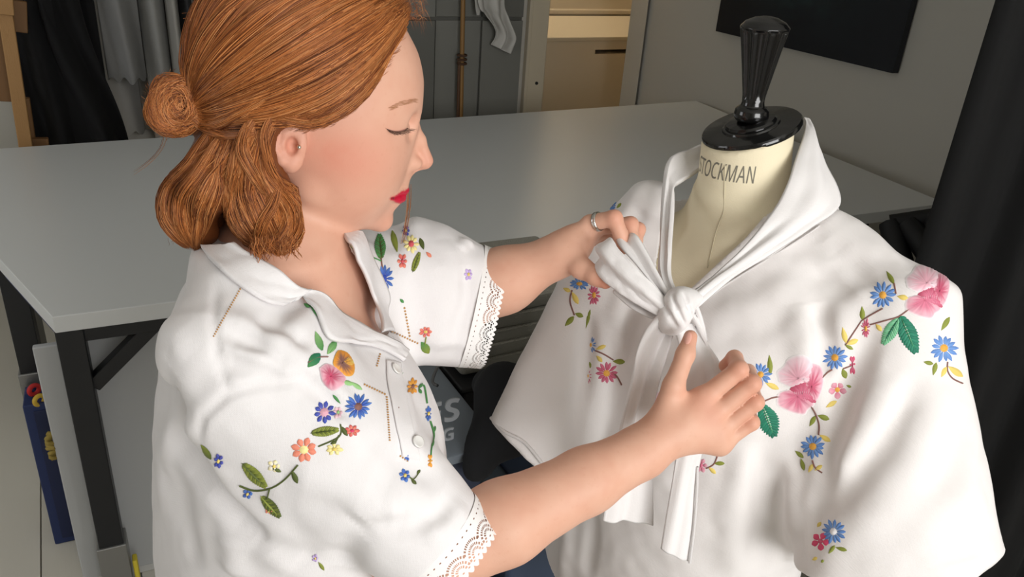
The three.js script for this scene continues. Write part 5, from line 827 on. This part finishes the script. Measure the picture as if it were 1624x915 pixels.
  const flush = (name, label) => { const g = new THREE.BufferGeometry(); g.setAttribute('position', new THREE.Float32BufferAttribute(pos, 3)); g.setAttribute('normal', new THREE.Float32BufferAttribute(nor, 3)); g.setAttribute('color', new THREE.Float32BufferAttribute(col, 3)); g.setIndex(idx); const m = part(name, g, hairMat, person, label); pos.length = nor.length = col.length = idx.length = 0; return m; };
  // eyebrow and lashes
  for (let q = 0; q < 130; q++) { const t = rnd(), x = mix(622, 664, t), y = mix(172, 160, t) - 3 * Math.sin(Math.PI * t) + rr(-3.5, 3.5), pts = []; for (let i = 0; i <= 4; i++) { const k = i / 4, X = x - 7 * k, Y = y + rr(-.2, .2) - 1.5 * k + (1 - t) * 3 * k; const h = hit(faceField, X, Y, .55, .9); if (h) pts.push(h.addScaledVector(normalAt(faceField, h), .0004 + .0003 * k)); } if (pts.length > 2) strand(pts, .00008, lin(196, 146, 104)); }
  flush('eyebrow', 'pale auburn eyebrow');
  for (let q = 0; q < 60; q++) { const t = q / 59, x = mix(613, 646, t), y = mix(204, 203, t) + 4.5 * Math.sin(Math.PI * t), h = hit(faceField, x, y, .55, .9); if (!h) continue; const n = normalAt(faceField, h), dir = n.clone().multiplyScalar(.35).addScaledVector(hF, .6).addScaledVector(hU, -.75 + .6 * t + rr(-.12, .12)).addScaledVector(hL, .25).normalize(), pts = []; for (let i = 0; i <= 5; i++) { const k = i / 5; pts.push(h.clone().addScaledVector(dir, rr(.006, .0105) * k).addScaledVector(hU, .0032 * k * k)); } strand(pts, .00013, lin(74, 54, 46), 1); }
  flush('eyelashes', 'dark eyelashes');
  { const lid = []; for (let i = 0; i <= 12; i++) { const t = i / 12, h = hit(faceField, mix(611, 647, t), mix(203, 203, t) + 4.8 * Math.sin(Math.PI * t), .55, .9); if (h) lid.push(h.addScaledVector(normalAt(faceField, h), .0001)); } part('lash_line', tube(lid, .00038, 30, 5, t => .4 + Math.sin(Math.PI * t)), M(lin(176, 126, 110), .6), person); }
}
{ // stud earring, finger ring, nails
  const h = hit(faceField, 475, 233, .55, .8), n = normalAt(faceField, h); const g = new THREE.SphereGeometry(.0019, 20, 14); g.translate(h.x + n.x * .001, h.y + n.y * .001, h.z + n.z * .001); part('stud_earring', g, M(lin(220, 215, 200), .2, { metalness: 1 }), person, 'tiny silver stud');
  const a = P(936, 354, DL + .004), b = P(974, 346, DL - .016), ax = b.clone().sub(a).normalize(), c = a.clone().lerp(b, .33), r = R(13.4, DL) + .0004;
  const rg = new THREE.LatheGeometry([[r - .0006, -.0026], [r + .0008, -.0026], [r + .0013, -.0015], [r + .0014, 0], [r + .0013, .0015], [r + .0008, .0026], [r - .0006, .0026]].map(p => new THREE.Vector2(...p)), 48); rg.applyQuaternion(new THREE.Quaternion().setFromUnitVectors(UP, ax)); rg.translate(c.x, c.y, c.z); part('finger_ring', rg, M(lin(205, 203, 198), .22, { metalness: 1 }), person, 'plain silver ring');
  const nail = (px, py, rx, ry, ang, f, d0) => { const pts = (u, v) => { const th = v * 2 * Math.PI, q = u; const x = px + q * (rx * Math.cos(th) * Math.cos(ang) - ry * Math.sin(th) * Math.sin(ang)), y = py + q * (rx * Math.cos(th) * Math.sin(ang) + ry * Math.sin(th) * Math.cos(ang)); const h = hitNear(f, x, y, d0, d0 + .3); return h.addScaledVector(normalAt(f, h, .001), .0006 * (1 - q * q * q)); }; return solidSheet((u, v) => pts(Math.max(u, .02), v), 5, 18, .0002); };
  const nm = M(nailC, .25, { clearcoat: .5 });
  part('nail', nail(1091, 536, 6, 10, .25, handFieldN, .6), nm, person); part('nail', nail(962, 443, 6, 4.5, .6, handFieldF, .6), nm, person);
}
// ================================================================== embroidery: raised stitched pieces lying on the cloth
const C = { blue: lin(88, 132, 200), blueD: lin(52, 78, 172), blueL: lin(120, 160, 215), violet: lin(92, 92, 176), pink: lin(208, 112, 138), pinkL: lin(228, 172, 186), pinkP: lin(238, 210, 218), rose: lin(192, 84, 112), hot: lin(214, 70, 110), olive: lin(136, 146, 58), oliveD: lin(86, 98, 44), green: lin(72, 140, 74), greenL: lin(150, 198, 128), teal: lin(26, 118, 92), mint: lin(112, 186, 140), yellow: lin(230, 206, 110), gold: lin(228, 168, 70), brown: lin(134, 94, 86), cream: lin(244, 230, 160), orange: lin(228, 150, 52), coral: lin(236, 142, 116), white: lin(240, 238, 238), lilac: lin(196, 172, 222), red: lin(206, 84, 92), tan: lin(186, 138, 78) };
const embMat = M(0xffffff, .7, { vertexColors: true, sheen: .4, sheenRoughness: .4, sheenColor: lin(255, 255, 255), side: THREE.DoubleSide });
function sewer(f, d0, d1, parent, lift = 0) {
  const put = (px, py, h) => { const p = hitNear(f, px, py, d0, d1); return p.addScaledVector(normalAt(f, p, .0025), h + lift); };
  const build = (pieces, name, label) => { const g = mergeGeometries(pieces); g.computeVertexNormals(); return part(name, g, embMat, parent, label); };
  // a grid piece: pts(u, v) -> px, height(u, v), colour(u, v)
  const grid = (nu, nv, pt, ht, colr) => {
    const pos = [], col = [], idx = []; for (let i = 0; i <= nu; i++) for (let j = 0; j <= nv; j++) { const u = i / nu, v = j / nv, q = pt(u, v), p = put(q[0], q[1], ht(u, v)), c = colr(u, v); pos.push(p.x, p.y, p.z); col.push(c.r, c.g, c.b); }
    for (let i = 0; i < nu; i++) for (let j = 0; j < nv; j++) { const a = i * (nv + 1) + j; idx.push(a, a + 1, a + nv + 1, a + 1, a + nv + 2, a + nv + 1); }
    const g = new THREE.BufferGeometry(); g.setAttribute('position', new THREE.Float32BufferAttribute(pos, 3)); g.setAttribute('color', new THREE.Float32BufferAttribute(col, 3)); g.setIndex(idx); return g;
  };
  const vary = (c, k = .12) => c.clone().multiplyScalar(rr(1 - k, 1 + k));
  const spindle = (x0, y0, x1, y1, w, c, c2, h = .0011, nu = 5, fat = .55) => { const dx = x1 - x0, dy = y1 - y0, l = Math.hypot(dx, dy) || 1, nx = -dy / l, ny = dx / l, cA = vary(c), cB = vary(c2 ?? c); return grid(nu, 4, (u, v) => { const k = Math.pow(Math.sin(Math.PI * Math.pow(mix(.03, .97, u), fat < .5 ? .7 : 1.25)), .75) * w / 2 * (v * 2 - 1); return [x0 + dx * u + nx * k, y0 + dy * u + ny * k]; }, (u, v) => h * (1 - (2 * v - 1) ** 2) * (.4 + .6 * Math.sin(Math.PI * u)) - .00012, (u, v) => cA.clone().lerp(cB, u).multiplyScalar(v === .5 ? 1 : .94)); };
  return {
    daisy(x, y, r, n, c, c2, cc, sx = 1, sy = 1, rot = 0, w = .42, inner = .22) {
      const ps = []; for (let i = 0; i < n; i++) { const a = rot + i / n * Math.PI * 2 + rr(-.08, .08), R = r * rr(.86, 1.08), ca = Math.cos(a) * sx, sa = Math.sin(a) * sy; const W_ = Math.min(r * w * 1.9, 2 * Math.PI * r * .62 / n) * Math.max(.55, Math.hypot(ca, sa) < .6 ? .7 : 1) * Math.sqrt(sx * sy); ps.push(spindle(x + ca * r * inner, y + sa * r * inner, x + ca * R, y + sa * R, W_, c2 ?? c, c, .001, 4)); }
      const cr = r * (inner + .08); ps.push(grid(3, 10, (u, v) => [x + Math.cos(v * 6.2832) * cr * sx * Math.max(u, .02), y + Math.sin(v * 6.2832) * cr * sy * Math.max(u, .02)], u => .0016 * (1 - u * u) + .0001, () => vary(cc, .1)));
      return build(ps, 'embroidered_flower');
    },
    leaf(x0, y0, x1, y1, w, c, c2) { return build([spindle(x0, y0, x1, y1, w, c, c2)], 'embroidered_leaf'); },
    bigLeaf(x0, y0, x1, y1, w, c, c2, vein) { // two halves of slanted stitches and a vein
      const ps = [], dx = x1 - x0, dy = y1 - y0, l = Math.hypot(dx, dy), nx = -dy / l, ny = dx / l, n = 12; for (let i = 0; i < n; i++) for (const s of [-1, 1]) { const u = (i + .5) / n, k = Math.pow(Math.sin(Math.PI * Math.pow(u * .94 + .03, .8)), .8) * w / 2, bx = x0 + dx * u, by = y0 + dy * u, f2 = 2.2 * l / n; ps.push(spindle(bx, by, bx + nx * k * s + dx / l * f2, by + ny * k * s + dy / l * f2, l / n * 1.7, i % 2 ? c : c2, c, .0011, 3)); } ps.push(spindle(x0, y0, x1, y1, 2.2, vein, vein, .0018, 6)); return build(ps, 'embroidered_leaf');
    },
    stem(pts, c, w = 2.6) { const ps = []; const q = pts.map(p => V3(p[0], p[1], 0)); const n = Math.max(6, pts.length * 4); const cA = vary(c); ps.push(grid(n, 2, (u, v) => { const p = catmull(q, u), e = catmull(q, Math.min(1, u + .02)).sub(catmull(q, Math.max(0, u - .02))).normalize(); return [p.x - e.y * w / 2 * (2 * v - 1), p.y + e.x * w / 2 * (2 * v - 1)]; }, (u, v) => (v === .5 ? .001 : -.0001), () => cA)); return build(ps, 'embroidered_stem'); },
    blob(outline, cx, cy, cIn, cOut, rim, name = 'embroidered_petal', rays = 44) { // long and short stitches from a heart to the outline
      const o = outline.map(p => V3(p[0], p[1], 0)); o.push(o[0]); const cols = []; for (let i = 0; i <= rays; i++) cols.push([vary(cIn, .15), vary(cOut, .1), rr(.35, .75)]);
      return grid(7, rays, (u, v) => { const p = catmull(o, v); const k = Math.max(.04, u); return [mix(cx, p.x, k), mix(cy, p.y, k)]; }, (u, v) => .0014 * (1 - u * u * u) + .0002 + (Math.round(v * rays) % 2 ? .0003 : 0) - (u > .99 ? .0003 : 0), (u, v) => { const [a, b, s] = cols[Math.round(v * rays) % rays]; return u > .93 ? rim : a.clone().lerp(b, sstep(s - .25, s + .3, u)); });
    },
    many(list, name) { return build(list, name); }, spindle, grid, put, build, vary,
  };
}
{ // ---------------- blouse on the dress form
  const S = sewer(bField, .6, 1.35, mBlouse);
  for (const [x, y, r, cc, sx, sy] of [[1400, 468, 21], [1324, 567, 20], [1497, 552, 22], [1289, 708, 20], [1322, 843, 20, C.white], [1206, 594, 18], [937, 547, 15, C.gold, .55], [919, 450, 17, C.gold, 1, .6], [971, 325, 10, C.gold, .6]]) S.daisy(x, y, r, 13, C.blue, C.blueL, cc ?? C.gold, sx ?? 1, sy ?? 1, rr(0, 1));
  for (const [x, y, r, sx] of [[962, 592, 18, 1], [942, 468, 17, .6], [1373, 521, 16, .5], [933, 596, 14, .35]]) S.daisy(x, y, r, 12, C.pink, C.rose, C.gold, sx, 1, rr(0, 1));
  S.daisy(1328, 618, 14, 5, C.pinkL, C.pink, C.gold, 1, 1, .3, .5); S.daisy(1301, 858, 14, 5, C.hot, C.hot, C.rose, 1, 1, .2, .5); S.daisy(1352, 578, 12, 6, C.hot, C.pink, C.rose, .4, 1.4, 0);
  const roseAt = (cx, cy, k, fl = 1, cut) => {
    const q = a => a.map(p => [cx + p[0] * k * fl, cy + p[1] * k]); const ps = [];
    ps.push(S.blob(q([[-33, -10], [-36, -26], [-26, -36], [-18, -48], [2, -54], [18, -46], [24, -28], [10, -10], [-12, -2]]), cx - 2 * fl, cy - 16 * k, C.pinkL, C.pinkP, C.white));
    ps.push(S.blob(q([[20, -40], [34, -34], [38, -14], [34, 6], [26, 20], [14, 14], [8, -10]]), cx + 18 * fl, cy - 4 * k, C.rose, C.pinkL, C.pinkP));
    ps.push(S.blob(q([[-18, 2], [-34, 8], [-36, 26], [-24, 34], [-8, 40], [8, 42], [14, 34], [24, 26], [20, 8], [0, 4]]), cx - 4 * fl, cy + 10 * k, C.pink, C.pinkL, C.white));
    ps.push(S.blob(q([[-16, 2], [-6, -10], [10, -12], [22, 0], [26, 22], [8, 26], [-10, 20]]), cx + 4 * fl, cy + 6 * k, C.pink, C.rose, C.rose));
    ps.push(S.blob(q([[-8, -16], [6, -24], [20, -18], [18, -8], [4, -10]]), cx + 6 * fl, cy - 16 * k, C.pinkP, C.pinkL, C.pink));
    for (let i = 0; i < 9; i++) ps.push(S.spindle(cx + (-8 + i * 3) * k * fl, cy + 0 * k + Math.abs(i - 4) * .6, cx + (-9 + i * 3.4) * k * fl, cy + (10 + 2 * Math.sin(i)) * k, 1.8, C.pinkP, C.pinkL, .0024, 3));
    S.build(ps, 'embroidered_rose', 'large pink stitched rose');
  };
  roseAt(1268, 616, 1.0); roseAt(1470, 466, .95); 
  S.build([S.blob([[1030, 630], [1044, 622], [1054, 632], [1052, 655], [1036, 668], [1028, 650]], 1042, 648, C.pink, C.pinkP, C.pinkP)], 'embroidered_rose', 'pink rose half hidden under the bow tail');
  S.bigLeaf(1427, 499, 1450, 553, 30, C.teal, lin(40, 140, 108), C.mint); S.bigLeaf(1426, 503, 1403, 541, 22, C.mint, lin(140, 204, 164), C.teal); S.bigLeaf(1208, 640, 1226, 687, 34, C.teal, lin(36, 132, 102), C.mint);
  const ol = C.olive, ye = C.yellow;
  for (const [a, b, c, d, w, k] of [[1406, 430, 1418, 450, 8, ol], [1423, 470, 1440, 473, 9, ye], [1367, 486, 1368, 508, 9, ol], [1336, 519, 1342, 544, 9, ye], [1342, 546, 1361, 539, 9, ye], [1340, 547, 1353, 554, 6, ol], [1336, 585, 1342, 600, 10, ol], [1342, 611, 1350, 614, 5, ol], [1310, 646, 1327, 636, 8, ye], [1297, 659, 1315, 665, 9, ol], [1284, 676, 1293, 660, 8, ol], [1300, 690, 1317, 700, 9, ye], [1220, 563, 1222, 594, 9, ol], [1214, 607, 1235, 617, 9, ye], [1493, 524, 1506, 503, 9, ol], [1465, 574, 1480, 577, 7, ol], [1480, 595, 1485, 575, 8, ol], [1493, 598, 1501, 582, 8, ye], [1504, 581, 1527, 597, 11, ye], [1389, 514, 1398, 525, 8, ye], [1261, 715, 1274, 726, 7, ol], [1270, 727, 1275, 746, 7, ol], [1282, 749, 1289, 736, 7, ye], [1292, 746, 1304, 738, 7, ye], [1314, 878, 1324, 865, 7, ol], [1325, 868, 1343, 873, 7, ol], [1288, 888, 1296, 884, 6, ye], [1296, 836, 1302, 828, 7, ye], [1302, 892, 1306, 888, 5, ol], [896, 517, 910, 502, 9, ol], [912, 497, 925, 502, 8, ol], [893, 457, 905, 462, 7, ye], [907, 463, 917, 482, 9, ye], [929, 521, 936, 491, 6, ol], [945, 554, 961, 548, 7, ye], [946, 564, 955, 574, 7, ye], [972, 573, 991, 574, 9, ol], [934, 567, 936, 586, 7, ol], [1132, 735, 1149, 735, 7, ol], [1124, 741, 1135, 751, 7, ye], [978, 330, 985, 322, 5, ol]]) S.leaf(a, b, c, d, w, k);
  for (const p of [[[1341, 547], [1352, 530], [1366, 509]], [[1366, 509], [1380, 500], [1400, 489]], [[1380, 515], [1405, 508], [1425, 502], [1443, 489]], [[1304, 599], [1312, 591], [1320, 586]], [[1285, 642], [1294, 658], [1299, 675], [1298, 690]], [[1503, 574], [1503, 588], [1511, 600], [1527, 608]], [[1213, 636], [1225, 631], [1237, 629]], [[1418, 449], [1421, 466]], [[1288, 730], [1293, 742], [1304, 750]], [[907, 460], [904, 478], [911, 500]], [[944, 556], [958, 562], [973, 571]], [[971, 590], [979, 598], [986, 611]], [[1120, 743], [1132, 736], [1138, 722]], [[1337, 585], [1350, 580]]]) S.stem(p, C.brown);
  S.daisy(1112, 738, 12, 6, C.pinkL, C.pink, C.pink, .8, 1, 0, .5);
}
{ // ---------------- her blouse
  const S = sewer(wSolid, .5, 1.2, blouse, .0004);
  S.daisy(568, 645, 21, 15, C.blue, C.blueD, C.brown, 1, 1, .2, .3); S.daisy(514, 654, 17, 9, C.blueD, C.violet, C.pinkL, 1, 1, .1, .5, .34); S.daisy(536, 654, 11, 6, C.pinkP, C.pinkL, C.greenL, .8, 1, 0, .5);
  S.daisy(482, 713, 22, 8, C.coral, C.coral, C.cream, 1, .95, .3, .5, .26); S.daisy(530, 712, 14, 7, C.cream, C.cream, C.yellow, 1, .7, .2, .5); S.daisy(558, 683, 12, 7, C.red, C.coral, C.hot, 1, .8, 0, .5);
  S.build([S.blob([[530, 566], [536, 556], [548, 558], [556, 566], [562, 580], [560, 594], [550, 597], [538, 590], [528, 578]], 540, 577, C.brown, C.orange, C.gold), S.blob([[540, 572], [552, 566], [561, 576], [556, 584], [546, 580]], 546, 576, C.gold, C.yellow, C.cream)], 'embroidered_flower', 'orange yellow stitched pansy');
  S.build([S.blob([[506, 584], [516, 577], [528, 580], [542, 590], [549, 604], [540, 615], [526, 619], [512, 606]], 522, 598, C.rose, C.pinkL, C.pinkP), S.blob([[515, 592], [524, 588], [532, 600], [526, 608], [518, 602]], 522, 598, C.hot, C.pink, C.pinkL)], 'embroidered_flower', 'pale pink stitched blossom');
  for (const a of [[500, 526, 511, 556, 12, C.greenL, C.green], [519, 562, 533, 541, 12, C.greenL, C.green], [488, 582, 507, 561, 17, C.green, C.teal], [482, 482, 491, 487, 6, C.green, C.green], [491, 487, 498, 478, 6, C.green, C.green], [510, 512, 505, 503, 5, C.greenL, C.greenL], [540, 604, 560, 610, 8, C.greenL, C.greenL], [556, 606, 574, 618, 7, C.greenL, C.greenL], [540, 640, 528, 626, 5, C.green, C.green]]) S.leaf(...a.slice(0, 5), a[5], a[6]);
  S.bigLeaf(492, 687, 532, 682, 16, C.olive, C.oliveD, C.oliveD); S.leaf(541, 676, 551, 691, 8, C.oliveD); S.leaf(524, 704, 534, 700, 6, C.oliveD);
  for (const p of [[[540, 673], [538, 692], [505, 708]], [[538, 690], [531, 703]]]) S.stem(p, C.oliveD, 2.6);
  for (const p of [[[492, 474], [496, 492], [516, 517]], [[522, 560], [528, 552]]]) S.stem(p, C.green, 1.8); S.stem([[488, 575], [505, 567], [520, 566]], C.brown, 2);
  // sleeve
  S.leaf(319, 705, 335, 728, 10, C.olive, C.oliveD); S.daisy(347, 731, 11, 6, C.violet, C.blueD, C.yellow, .7, 1.1, .3, .5); S.bigLeaf(384, 734, 418, 768, 20, C.olive, C.oliveD, C.oliveD); S.daisy(435, 739, 10, 5, C.cream, C.white, C.yellow, 1, 1, 0, .5); S.bigLeaf(414, 786, 441, 816, 18, C.oliveD, C.olive, C.olive); S.leaf(463, 746, 472, 766, 9, C.oliveD); S.leaf(432, 742, 446, 748, 6, C.oliveD);
  S.stem([[380, 770], [404, 778], [430, 774], [452, 760], [473, 737]], C.oliveD, 2.8); S.stem([[428, 775], [424, 790]], C.oliveD, 2.2); S.daisy(393, 783, 8, 5, C.blue, C.blueD, C.yellow, 1, 1, 0, .5); S.daisy(427, 810, 7, 5, C.coral, C.coral, C.yellow, 1, .6, 0, .5);
  S.daisy(642, 754, 10, 6, C.blue, C.blueD, C.yellow, .9, 1.1, .2, .5); S.stem([[649, 757], [656, 760], [664, 750]], C.oliveD, 1.8); S.leaf(652, 760, 660, 768, 6, C.oliveD); S.leaf(661, 752, 666, 745, 5, C.oliveD); S.daisy(500, 885, 7, 5, C.lilac, C.lilac, C.yellow, .7, 1, 0, .5); S.leaf(505, 891, 514, 904, 6, C.olive);
  // front panel
  S.daisy(654, 613, 12, 8, C.orange, C.gold, C.brown, .75, 1.1, 0, .45); S.daisy(630, 648, 13, 8, C.orange, C.gold, C.brown, .6, 1, .2, .45); S.daisy(679, 656, 12, 8, C.blue, C.blueD, C.yellow, .45, 1, 0, .45); S.daisy(682, 731, 11, 6, C.orange, C.gold, C.gold, .35, 1, 0, .45); S.daisy(646, 722, 10, 6, C.blue, C.blueD, C.blue, .5, 1, .3, .45);
  for (const p of [[[638, 592], [627, 600], [629, 626], [633, 640]], [[632, 662], [633, 680], [642, 711]], [[663, 614], [672, 612], [677, 640]], [[682, 668], [688, 690], [684, 712], [683, 722]]]) S.stem(p, C.green, 1.8); for (const a of [[630, 626, 637, 620, 5], [664, 616, 670, 608, 5], [664, 616, 668, 624, 5], [688, 686, 690, 676, 4], [684, 710, 688, 700, 4]]) S.leaf(...a, C.green);
  // far shoulder
  S.daisy(609, 442, 19, 13, C.blue, C.blueD, C.blueD, .75, 1.2, 0, .35); S.daisy(652, 387, 14, 9, C.cream, C.cream, C.red, .9, 1.1, 0, .5, .28); S.daisy(638, 414, 11, 6, C.coral, C.red, C.red, .7, 1.1, 0, .5); S.bigLeaf(604, 412, 602, 376, 18, C.green, C.oliveD, C.oliveD); S.leaf(590, 408, 574, 398, 8, C.green, C.greenL); S.leaf(566, 398, 556, 388, 6, C.greenL); S.leaf(630, 400, 622, 366, 10, C.olive); S.bigLeaf(654, 432, 664, 404, 10, C.olive, C.oliveD, C.oliveD); S.leaf(672, 396, 666, 378, 8, C.oliveD); S.leaf(676, 400, 684, 408, 6, C.coral); S.daisy(644, 366, 9, 6, C.violet, C.blueD, C.yellow, .7, 1, 0, .5); S.stem([[576, 404], [590, 408], [604, 414]], C.green, 1.8); S.stem([[604, 410], [606, 428]], C.brown, 2);
  S.daisy(743, 435, 10, 6, C.lilac, C.lilac, C.yellow, .7, 1, 0, .5); S.daisy(675, 526, 12, 7, C.coral, C.red, C.yellow, .9, .7, 0, .5); S.leaf(668, 542, 680, 560, 14, C.green, C.olive); S.stem([[676, 534], [674, 546]], C.olive, 2); S.leaf(634, 474, 640, 480, 5, C.green);
  // drawn thread seams: rows of tiny tan stitches
  const row = (a, b, n) => { const ps = []; for (let i = 0; i < n; i++) { const t = (i + .5) / n, x = mix(a[0], b[0], t), y = mix(a[1], b[1], t), dx = (b[0] - a[0]) / n, dy = (b[1] - a[1]) / n; ps.push(S.spindle(x - dx * .34 + dy * .1, y - dy * .34 - dx * .1, x + dx * .34 - dy * .1, y + dy * .34 + dx * .1, 4, C.tan, C.tan, .0007, 2)); } S.build(ps, 'stitch_row'); };
  row([386, 450], [338, 535], 24); row([603, 560], [597, 582], 6); row([576, 609], [612, 626], 9); row([613, 628], [618, 700], 18); row([620, 525], [664, 545], 11); row([641, 486], [650, 535], 10); row([633, 722], [648, 732], 4);
}
shade(scene);
renderer.render(scene, camera);
